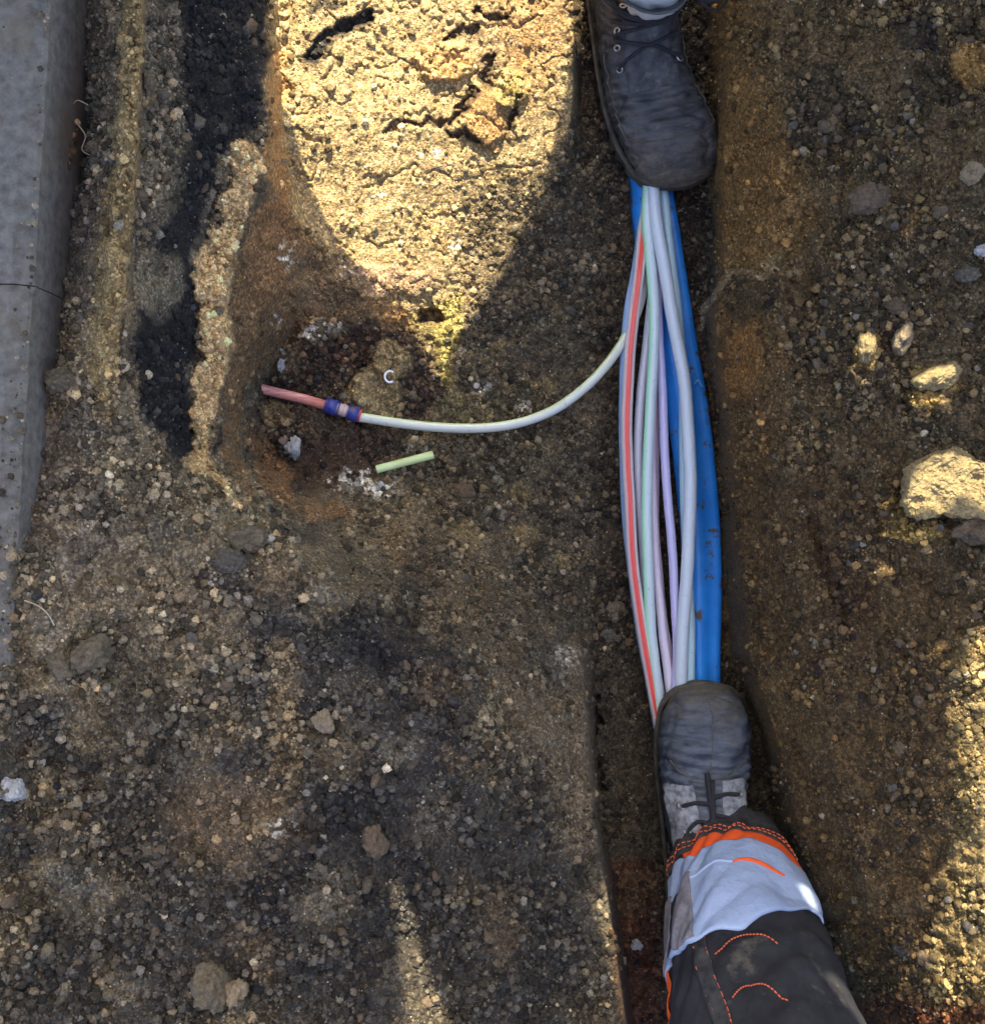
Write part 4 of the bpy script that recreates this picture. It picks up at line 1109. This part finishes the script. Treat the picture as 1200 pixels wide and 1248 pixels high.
M_BLACKF = noisy('black_work_cloth', (.012, .012, .0135), (.026, .026, .028), scale=30, rough=.9, bump=.5, bscale=900, dist=.0005, spec=.2, third=(.16, .14, .10), tscale=17, tlo=.58, thi=.80)
M_HEM = noisy('black_hem', (.02, .02, .022), (.05, .048, .045), scale=80, rough=.95, bump=.5, bscale=900, dist=.0005, spec=.15)
M_ORANGE = noisy('orange_cloth', (.62, .07, .01), (.75, .10, .012), scale=60, rough=.8, bump=.3, bscale=900, dist=.0004)
M_SILVER = noisy('silver_reflective_band', (.245, .31, .44), (.285, .36, .50), scale=14, rough=.5, bump=.5, bscale=30, dist=.009, spec=.5, third=(.26, .25, .27), tscale=30, tlo=.64, thi=.78)
M_STITCH = mat('orange_stitch', (.62, .12, .04), .8)
M_GREYF = noisy('dusty_grey_strip', (.10, .095, .105), (.22, .215, .23), scale=120, rough=.85, bump=.4, bscale=400, third=(.26, .12, .09), tscale=60, tlo=.56, thi=.62)
M_PALE = noisy('pale_grey_trousers', (.30, .305, .285), (.42, .425, .40), scale=22, rough=.85, bump=.35, bscale=700, dist=.0005, third=(.30, .27, .21), tscale=30, tlo=.60, thi=.75)
M_SKIN = noisy('skin', (.50, .30, .21), (.58, .36, .26), scale=30, rough=.6, bump=.1)
M_JKT = noisy('dark_jacket', (.03, .035, .05), (.05, .055, .075), scale=20, rough=.85, bump=.4, bscale=500)
M_JKT2 = noisy('orange_jacket', (.70, .12, .02), (.80, .16, .03), scale=20, rough=.85, bump=.4, bscale=500)
M_HELM = mat('white_helmet', (.7, .7, .68), .35)
M_HAIR = noisy('short_brown_hair', (.05, .03, .02), (.09, .06, .04), scale=200, rough=.7)

def skin_body(name, joints, edges, mat_, parent, root=0, sub=2):
    bm_ = bpy.data.meshes.new(name)
    bm_.from_pydata([j[0] for j in joints], edges, [])
    o = bpy.data.objects.new(name, bm_); COL.objects.link(o)
    md = o.modifiers.new('skin', 'SKIN'); 
    sv = bm_.skin_vertices[0].data
    for i, j in enumerate(joints):
        r = j[1]; sv[i].radius = r if isinstance(r, tuple) else (r, r); sv[i].use_root = (i == root)
    md.use_smooth_shade = True
    ss = o.modifiers.new('sub', 'SUBSURF'); ss.levels = sub; ss.render_levels = sub
    bm_.materials.append(mat_)
    if parent: o.parent = parent; o.matrix_parent_inverse = Matrix.Translation(-Vector(parent.location))
    return o

def head_hands(person, hc, face, wrists, m):
    """skin: head with face and neck plus simple five-fingered hands, continuous through the arms"""
    hc = Vector(hc); f = Vector(face).normalized(); up = Vector((0, 0, 1)); side = f.cross(up).normalized()
    J = []; E = []
    neck = hc - up * .14 - f * .02
    J += [(tuple(neck - up * .06), .06), (tuple(neck), .055), (tuple(hc - up * .06), .068), (tuple(hc), .082), (tuple(hc + up * .06), .07), (tuple(hc + up * .09), .035)]
    E += [(0, 1), (1, 2), (2, 3), (3, 4), (4, 5)]
    n0 = len(J); J += [(tuple(hc + f * .088 - up * .012), .016), (tuple(hc + f * .104 - up * .022), .010)]; E += [(3, n0), (n0, n0 + 1)]
    for s_ in (-1, 1):
        n0 = len(J); J.append((tuple(hc + side * .092 * s_), .014)); E.append((3, n0))
    # arms inside the sleeves, down to the hands
    for sh, el, wr in wrists:
        b0 = len(J)
        sh, el, wr = Vector(sh), Vector(el), Vector(wr)
        d = (wr - el).normalized(); lat = d.cross(Vector((0, 1, 0))).normalized()
        J += [(tuple(sh), .045), (tuple(el), .036), (tuple(wr), .026), (tuple(wr + d * .05), .030), (tuple(wr + d * .085), .032)]
        E += [(0, b0), (b0, b0 + 1), (b0 + 1, b0 + 2), (b0 + 2, b0 + 3), (b0 + 3, b0 + 4)]
        for q in range(4):
            w = (q - 1.5) * .019; ln = (.062, .072, .068, .052)[q]
            k = len(J)
            J += [(tuple(wr + d * .10 + lat * w), .009), (tuple(wr + d * (.10 + ln * .55) + lat * w * 1.1 + Vector((0, -.006, 0))), .0085), (tuple(wr + d * (.10 + ln) + lat * w * 1.1 + Vector((0, -.02, 0))), .0075)]
            E += [(b0 + 4, k), (k, k + 1), (k + 1, k + 2)]
        k = len(J)
        J += [(tuple(wr + d * .05 + lat * .038), .011), (tuple(wr + d * .085 + lat * .055), .009)]
        E += [(b0 + 3, k), (k, k + 1)]
    return skin_body('body', J, E, m, person)

# ------------------------------------------------------------------ photographer (bottom)
ph = empty('person', (.25, -.42, 0))
tag(ph, 'worker in black trousers with silver and orange bands, boot on the tubes at bottom', 'person')
st2 = {
 'seams': [[(.36, -.9), (.40, -.5), (.42, 0), (.40, .5), (.36, .9)], [(.13, 0.02), (.24, 0.05), (.34, 0.03), (.42, 0)], [(.45, 1.0), (.6, 1.15), (.75, 1.2)]],
 'panels': [(.435, .80, -1.32, -.30, -1.25, -.20), (.425, .80, .24, 1.05, .22, 1.1)],
 'laces': [([(.40, -.02), (.5, .0), (.6, .02), (.72, .06)], .0024), ([(.42, .04), (.52, .03), (.62, -.03), (.74, .02)], .0020),
           ([(.50, -.62), (.49, -.3), (.495, -.02)], .0019), ([(.575, -.56), (.55, -.3), (.56, .0)], .0019), ([(.65, -.52), (.625, -.3), (.62, .0)], .0018),
           ([(.475, .05), (.465, .3), (.47, .62)], .0019), ([(.53, .05), (.54, .3), (.555, .62)], .0019), ([(.60, .05), (.62, .3), (.645, .62)], .0019),
           ([(.60, -.2), (.66, -.9), (.66, -1.5), (.7, -1.9)], .0016), ([(.68, -.2), (.70, -.8), (.64, -1.4), (.60, -1.7)], .0016)],
 'eyes': [(.50, -.66), (.578, -.60), (.652, -.56), (.472, .66), (.557, .66), (.648, .66)],
}
pm2 = place_mat(W(852, 827, .05).xy, 2.0, .034, pitch=3)
make_boot(ph, pm2, -.15, .98, 4.0, True, (M_LEA2, M_SOLE1, M_LACE, M_EYE, M_PANEL2), st2)

leg2 = Leg([(.095, .268, -.325, .054, .056), (.12, .268, -.332, .060, .062), (.17, .264, -.352, .073, .072), (.24, .264, -.385, .085, .080), (.32, .266, -.42, .094, .086), (.42, .272, -.465, .101, .094),
            (.55, .26, -.52, .100, .105), (.75, .21, -.58, .105, .115), (.90, .15, -.62, .115, .13)], .0058, 2.0)
shell('trouser_leg', leg2, const(.13), const(.90), 0, M_BLACKF, ph, nz=150, na=120, edge=False)
def hemz(a): return .104 + .006 * math.sin(a * 2 + .5)
shell('hem', leg2, hemz, lambda a: .146 + .006 * math.sin(a + .5), .0022, M_HEM, ph, nz=14)
shell('hem', leg2, lambda a: .140 + .006 * math.sin(a + .5), lambda a: .158 + .006 * math.sin(a + .5), .0042, M_HEM, ph, nz=10)
shell('orange_trim', leg2, lambda a: .156 + .005 * math.sin(a + .5), lambda a: .184 + .004 * math.sin(a), .003, M_ORANGE, ph, a0=-.95, a1=math.pi, nz=10)
def band1(a):
    x = math.degrees(a)
    return float(np.interp(x, [-180, -90, -45, -10, 20, 50, 90, 180], [.23, .248, .292, .300, .268, .238, .222, .23]))
shell('reflective_band', leg2, lambda a: .177 + .004 * math.sin(a) - .016 * float(np.clip((-.70 - a) / .3, 0, 1)), band1, .0042, M_SILVER, ph, nz=50, na=140)
# slit where the orange shows, side strip, seams
shell('orange_trim', leg2, lambda a: .2145 - .0028 * math.cos((a - .22) / .34 * math.pi / 2), lambda a: .2145 + .0028 * math.cos((a - .22) / .34 * math.pi / 2), .0062, M_ORANGE, ph, a0=-.12, a1=.56, nz=5, na=24, th=.001)
shell('fold_edge', leg2, lambda a: .203 + .010 * (a + 1.1) / 1.1, lambda a: .206 + .010 * (a + 1.1) / 1.1, .006, M_SILVER, ph, a0=-1.1, a1=.0, nz=4, na=30, th=.001)
shell('side_strip', leg2, const(.20), lambda a: band1(a) - .002, .0062, M_GREYF, ph, a0=-1.12, a1=-.72, nz=40, na=16, th=.001)
shell('side_strip', leg2, const(.185), const(.235), .0075, M_GREYF, ph, a0=-1.85, a1=-1.30, nz=30, na=16, th=.001)
shell('side_vent', leg2, const(.19), const(.262), .0055, M_HEM, ph, a0=-1.32, a1=-1.16, nz=30, na=8, th=.001)
shell('orange_trim', leg2, const(.235), const(.60), .003, M_ORANGE, ph, a0=-1.95, a1=-1.62, nz=40, na=10, th=.001)
def stitch(leg, f, n, off, r=.0006, dash=True, parent=None, m=None):
    mb = MB(); pts = [leg.pt(*f(i / (n - 1)), off) for i in range(n)]
    if dash:
        for i in range(0, n - 2, 3): mb.tube([tuple(p) for p in pts[i:i + 3]], r, 5)
    else: mb.tube([tuple(p) for p in pts], r, 5)
    return mb.build('stitching', m or M_STITCH, parent)
stitch(leg2, lambda s_: (.149 + .006 * math.sin((s_ * 5 - 2.5) + .5), s_ * 5 - 2.5), 200, .0052, .0007, True, ph)
stitch(leg2, lambda s_: (.1545 + .006 * math.sin((s_ * 5 - 2.5) + .5), s_ * 5 - 2.5), 200, .0052, .0007, True, ph)
for off_a in (-.78, -.62):
    stitch(leg2, lambda s_: (.295 + .35 * s_, off_a + .1 * s_), 160, .001, .0007, True, ph)
for (z0, z1, a0, a1) in [(.318, .322, -.55, .12), (.365, .385, -.50, .02)]:
    stitch(leg2, lambda s_: (z0 + (z1 - z0) * s_ - .012 * math.sin(s_ * math.pi), a0 + (a1 - a0) * s_), 60, .001, .0008, True, ph)
shell('side_seam', leg2, const(.29), const(.85), .002, M_HEM, ph, a0=-.80, a1=-.60, nz=60, na=6, th=.001)
# other leg, torso, sleeves, head (outside the picture)
leg2b = Leg([(.42, -.20, -1.00, .07, .07), (.60, -.16, -.93, .085, .085), (.80, -.08, -.80, .10, .105), (.95, 0, -.70, .12, .125)], .005, 9.0)
shell('trouser_leg', leg2b, const(.42), const(.95), 0, M_BLACKF, ph, nz=60, na=60, edge=False)
skin_body('jacket', [((.07, -.76, .93), (.17, .13)), ((.07, -.79, 1.10), (.16, .12)), ((.07, -.83, 1.28), (.18, .12)), ((.07, -.86, 1.40), (.10, .09)),
                     ((.27, -.86, 1.36), .07), ((.34, -.80, 1.10), .055), ((.33, -.62, .98), .045), ((-.13, -.86, 1.36), .07), ((-.20, -.80, 1.10), .055), ((-.19, -.62, .98), .045)],
          [(0, 1), (1, 2), (2, 3), (2, 4), (4, 5), (5, 6), (2, 7), (7, 8), (8, 9)], M_JKT2, ph)
head_hands(ph, (.07, -.84, 1.62), (0, 1, -.5), [((.27, -.86, 1.34), (.34, -.80, 1.10), (.33, -.60, .97)), ((-.13, -.86, 1.34), (-.20, -.80, 1.10), (-.19, -.60, .97))], M_SKIN)
skin_body('helmet', [((.07, -.86, 1.66), .10), ((.07, -.86, 1.73), .085), ((.07, -.86, 1.76), .04)], [(0, 1), (1, 2)], M_HELM, ph)
make_boot(ph, place_mat((-.20, -.84), 8, .38), 0, 1, 6.0, False, (M_LEA2, M_SOLE1, M_LACE, M_EYE, M_PANEL2), {'seams': [[(.36, -.9), (.42, 0), (.36, .9)]], 'panels': [], 'laces': [([(.5, -.5), (.5, .5)], .002)], 'eyes': []})

# ------------------------------------------------------------------ second worker (top)
pt_ = empty('person', (.17, .55, 0))
tag(pt_, 'worker in pale grey trousers, scuffed black boot on the tubes at the top pointing down', 'person')
st1 = {
 'skew': -1.6,
 'seams': [[(.30, -1.2), (.27, -.6), (.26, 0), (.27, .6), (.30, 1.2)], [(.30, 1.15), (.45, 1.2), (.6, 1.25)], [(.30, -1.15), (.45, -1.2), (.6, -1.25)], [(.11, -1.2), (.10, 0), (.11, 1.2)]],
 'panels': [(.42, .95, .55, -.55, .60, -.60)],
 'laces': [([(.50, -.75), (.56, -.1), (.60, .45), (.62, .8)], .0016), ([(.60, -.78), (.58, -.2), (.53, .4), (.50, .72)], .0016), ([(.70, -.8), (.68, 0), (.64, .8)], .0018),
           ([(.74, -.9), (.69, -.3), (.71, .3), (.75, .9)], .0020), ([(.78, -.9), (.73, -.2), (.71, .3), (.70, .9)], .0020), ([(.80, -1.0), (.77, 0), (.80, 1.0)], .0018), ([(.76, -1.2), (.745, -.5), (.75, .2), (.78, 1.2)], .0020)],
 'eyes': [(.50, .68), (.58, .70), (.50, -.68), (.83, .78), (.66, .72)],
 'free': [([(-.045, .142, .165), (-.066, .140, .150), (-.086, .125, .135), (-.088, .105, .13), (-.068, .098, .135), (-.052, .118, .15), (-.046, .135, .16)], .0017),
          ([(-.045, .140, .165), (-.062, .150, .15), (-.080, .140, .135), (-.092, .118, .13), (-.080, .100, .125)], .0014)],
}
pm1 = place_mat(W(812, 236, .05).xy, 180 + 11, .034, pitch=2)
make_boot(pt_, pm1, .42, 1.02, 1.5, False, (M_LEA1, M_SOLE1, M_LACE, M_EYE, M_PANEL1), st1)
leg1 = Leg([(.18, .170, .532, .034, .034), (.215, .170, .524, .042, .046), (.30, .160, .555, .055, .058), (.42, .125, .61, .068, .07), (.55, .085, .68, .072, .075), (.70, .045, .755, .080, .085), (.82, .03, .79, .10, .10), (.95, .02, .82, .09, .08)], .004, 5.0, -1)
shell('trouser_leg', leg1, const(.195), const(.94), 0, M_PALE, pt_, nz=110, na=80, edge=False)
leg1b = Leg([(.20, -.36, .98, .055, .06), (.42, -.36, .92, .066, .07), (.55, -.345, .87, .072, .075), (.70, -.27, .81, .085, .09), (.82, -.18, .79, .10, .10), (.95, -.13, .82, .09, .08)], .004, 7.0, -1)
shell('trouser_leg', leg1b, const(.20), const(.94), 0, M_PALE, pt_, nz=60, na=60, edge=False)
skin_body('jacket', [((-.06, .905, .885), (.20, .14)), ((-.05, .92, 1.12), (.16, .12)), ((-.03, .93, 1.32), (.19, .12)), ((-.01, .93, 1.45), (.08, .08)),
                     ((.19, .93, 1.40), .07), ((.28, .95, 1.14), .055), ((.24, .84, .96), .045), ((-.25, .93, 1.40), .07), ((-.34, .95, 1.14), .055), ((-.30, .84, .96), .045)],
          [(0, 1), (1, 2), (2, 3), (2, 4), (4, 5), (5, 6), (2, 7), (7, 8), (8, 9)], M_JKT, pt_)
head_hands(pt_, (.018, .92, 1.66), (0, -1, -.5), [((.19, .93, 1.38), (.28, .95, 1.14), (.24, .82, .95)), ((-.25, .93, 1.38), (-.34, .95, 1.14), (-.30, .82, .95))], M_SKIN)
skin_body('hair', [((.018, .945, 1.68), .083), ((.018, .94, 1.74), .065)], [(0, 1)], M_HAIR, pt_)
make_boot(pt_, place_mat((-.36, .78), 180 - 8, .13), 0, 1, 8.0, False, (M_LEA1, M_SOLE1, M_LACE, M_EYE, M_PANEL1), {'seams': [[(.36, -.9), (.42, 0), (.36, .9)]], 'panels': [], 'laces': [([(.5, -.5), (.5, .5)], .002)], 'eyes': []})

# ------------------------------------------------------------------ added unseen sheet that shades the ground, openings shaped to the sun patches
M_SHADE = noisy('shade_cloth', (.20, .21, .19), (.26, .27, .245), scale=12, rough=.9, bump=.3, bscale=400)
M_POST = noisy('shade_post_wood', (.22, .16, .09), (.32, .24, .14), scale=30, rough=.85, bump=.3, stretch=(4, 4, .4))
YC = 1.15
TE = math.tan(R(SUN_EL))
def back(u, v, z=None):
    """where the sun ray that reaches this spot of the ground crosses the sheet"""
    if z is None:
        iv, iu = sample(np.array([u]), np.array([v])); iv, iu = int(iv[0]), int(iu[0])
        z = float(Z[max(0, iv - 6):iv + 7, max(0, iu - 6):iu + 7].mean())
    p = W(u, v, z)
    return (p.x, z + (YC - p.y) * TE)
def ragged(pts, seed, amp=.004, n=None):
    """closed outline of a light opening, edge roughened"""
    P = pts + [pts[0]]; out = []
    for (a, b) in zip(P[:-1], P[1:]):
        l = math.hypot(b[0] - a[0], b[1] - a[1]); k = max(1, int(l / .012))
        for i in range(k):
            t = i / k; x = a[0] + (b[0] - a[0]) * t; z = a[1] + (b[1] - a[1]) * t
            out.append((x + amp * 2 * mnoise.noise(Vector((x * 60, z * 60, seed))), z + amp * 2 * mnoise.noise(Vector((x * 60, z * 60, seed + 9)))))
    return out
def spot(u, v, ru, rv, z, seed):
    c = back(u, v, z)
    return ragged([(c[0] + ru * math.cos(a), c[1] + rv * math.sin(a)) for a in np.linspace(0, 6.283, 11)[:-1]], seed, .004)
holes = []  # openings in the added sheet, placed so sunlight lands on chosen spots
Vp = [(322, -400), (322, -60), (320, 0), (326, 100), (332, 170), (345, 205), (370, 245), (400, 295), (430, 338), (465, 370), (498, 392), (520, 432), (540, 474),
      (558, 440), (558, 400), (577, 372), (602, 325), (624, 280), (647, 235), (660, 190), (666, 150), (677, 120), (692, 60), (698, 0), (698, -60), (698, -400)]
Vp = [(u - 16 if i < 10 else (u - 5 if i < 13 else u + 12), v) for i, (u, v) in enumerate(Vp)]
holes.append(ragged([back(*p) for p in Vp], 1, .0012))
holes.append(ragged([back(*p) for p in [(478, 1078), (488, 1074), (502, 1110), (522, 1160), (532, 1200), (548, 1250), (560, 1330), (505, 1330), (498, 1240), (486, 1170), (482, 1120)]], 2, .002))
holes.append(ragged([back(u, v, .275) for u, v in [(720, 1082), (730, 1098), (737, 1060), (746, 1070), (752, 1130), (770, 1245), (760, 1240), (742, 1170), (728, 1120)]], 3, .001))
holes.append(ragged([back(*p) for p in [(1185, 770), (1172, 800), (1168, 840), (1155, 870), (1172, 900), (1180, 930), (1170, 980), (1180, 1010), (1168, 1040), (1148, 1060), (1165, 1100), (1150, 1130), (1122, 1150), (1135, 1190), (1122, 1230), (1130, 1262), (1400, 1262), (1400, 770)]], 4, .012))
gb = gz(1150, 600) + .042
holes.append(ragged([back(u, v, gb) for u, v in [(1106, 608), (1109, 590), (1118, 566), (1150, 552), (1180, 552), (1250, 575), (1250, 618), (1215, 622), (1165, 612), (1130, 614)]], 5, .003))
for k in range(16):
    v_ = 790 + 29 * k; u_ = np.interp(v_, [790, 1000, 1250], [1158, 1150, 1098]) - random.uniform(0, 14)
    holes.append(spot(u_, v_, random.uniform(.003, .007), random.uniform(.002, .005), None, 40 + k))
holes.append(spot(1056, 426, .010, .020, gz(1056, 426) + .012, 6))
holes.append(spot(1096, 420, .006, .012, gz(1098, 413) + .014, 7))
holes.append(spot(1140, 468, .022, .016, gz(1138, 462) + .014, 8))
holes.append(spot(1112, 655, .028, .008, gz(1112, 650) + .010, 9))
holes.append(spot(590, 521, .012, .005, .072, 10))
pl = leg2.pt(.222, R(52)); holes.append(ragged([(pl.x + dx, pl.z + (YC - pl.y) * TE + dz) for dx, dz in [(-.006, -.018), (.004, -.018), (.010, .012), (.006, .02), (-.002, .004)]], 11, .001))
pl = leg2.pt(.335, R(62)); holes.append(ragged([(pl.x + dx, pl.z + (YC - pl.y) * TE + dz) for dx, dz in [(-.030, -.030), (-.012, -.036), (.018, .016), (.028, .05), (.010, .05), (-.012, .010)]], 12, .003))
sc_ = empty('shade_screen', (0, YC, .45)); tag(sc_, 'added unseen shade sheet on posts, with openings shaped to let sun patches through', 'shade screen')
vs, fs = [], []
z_lo, z_hi, dz = .05, 2.32, .0022
hz = [(np.array(h)[:, 0], np.array(h)[:, 1]) for h in holes]
zq = z_lo
while zq < z_hi:
    zc_ = zq + dz / 2; cuts = []
    for hx, hy in hz:
        if zc_ < hy.min() or zc_ > hy.max(): continue
        x2, y2 = np.roll(hx, -1), np.roll(hy, -1)
        mm = (hy > zc_) != (y2 > zc_)
        xs = np.sort((x2[mm] - hx[mm]) * (zc_ - hy[mm]) / (y2[mm] - hy[mm]) + hx[mm])
        cuts += [(xs[k], xs[k + 1]) for k in range(0, len(xs) - 1, 2)]
    cuts.sort(); x = -2.4
    for a_, b__ in cuts + [(1.9, 1.9)]:
        if a_ > x + 1e-5:
            n0 = len(vs); vs += [(x, YC, zq), (a_, YC, zq), (a_, YC, zq + dz), (x, YC, zq + dz)]; fs.append((n0, n0 + 1, n0 + 2, n0 + 3))
        x = max(x, b__)
    zq += dz
m = mesh('shade_sheet', vs, fs)
link('shade_sheet', m, M_SHADE, sc_, smooth=False)
for x in (-2.3, -1.2, 1.2, 1.85):
    mb = MB(); mb.box(x - .02, x + .02, YC + .006, YC + .046, .1, 2.5); mb.build('shade_post', M_POST, sc_, smooth=False)
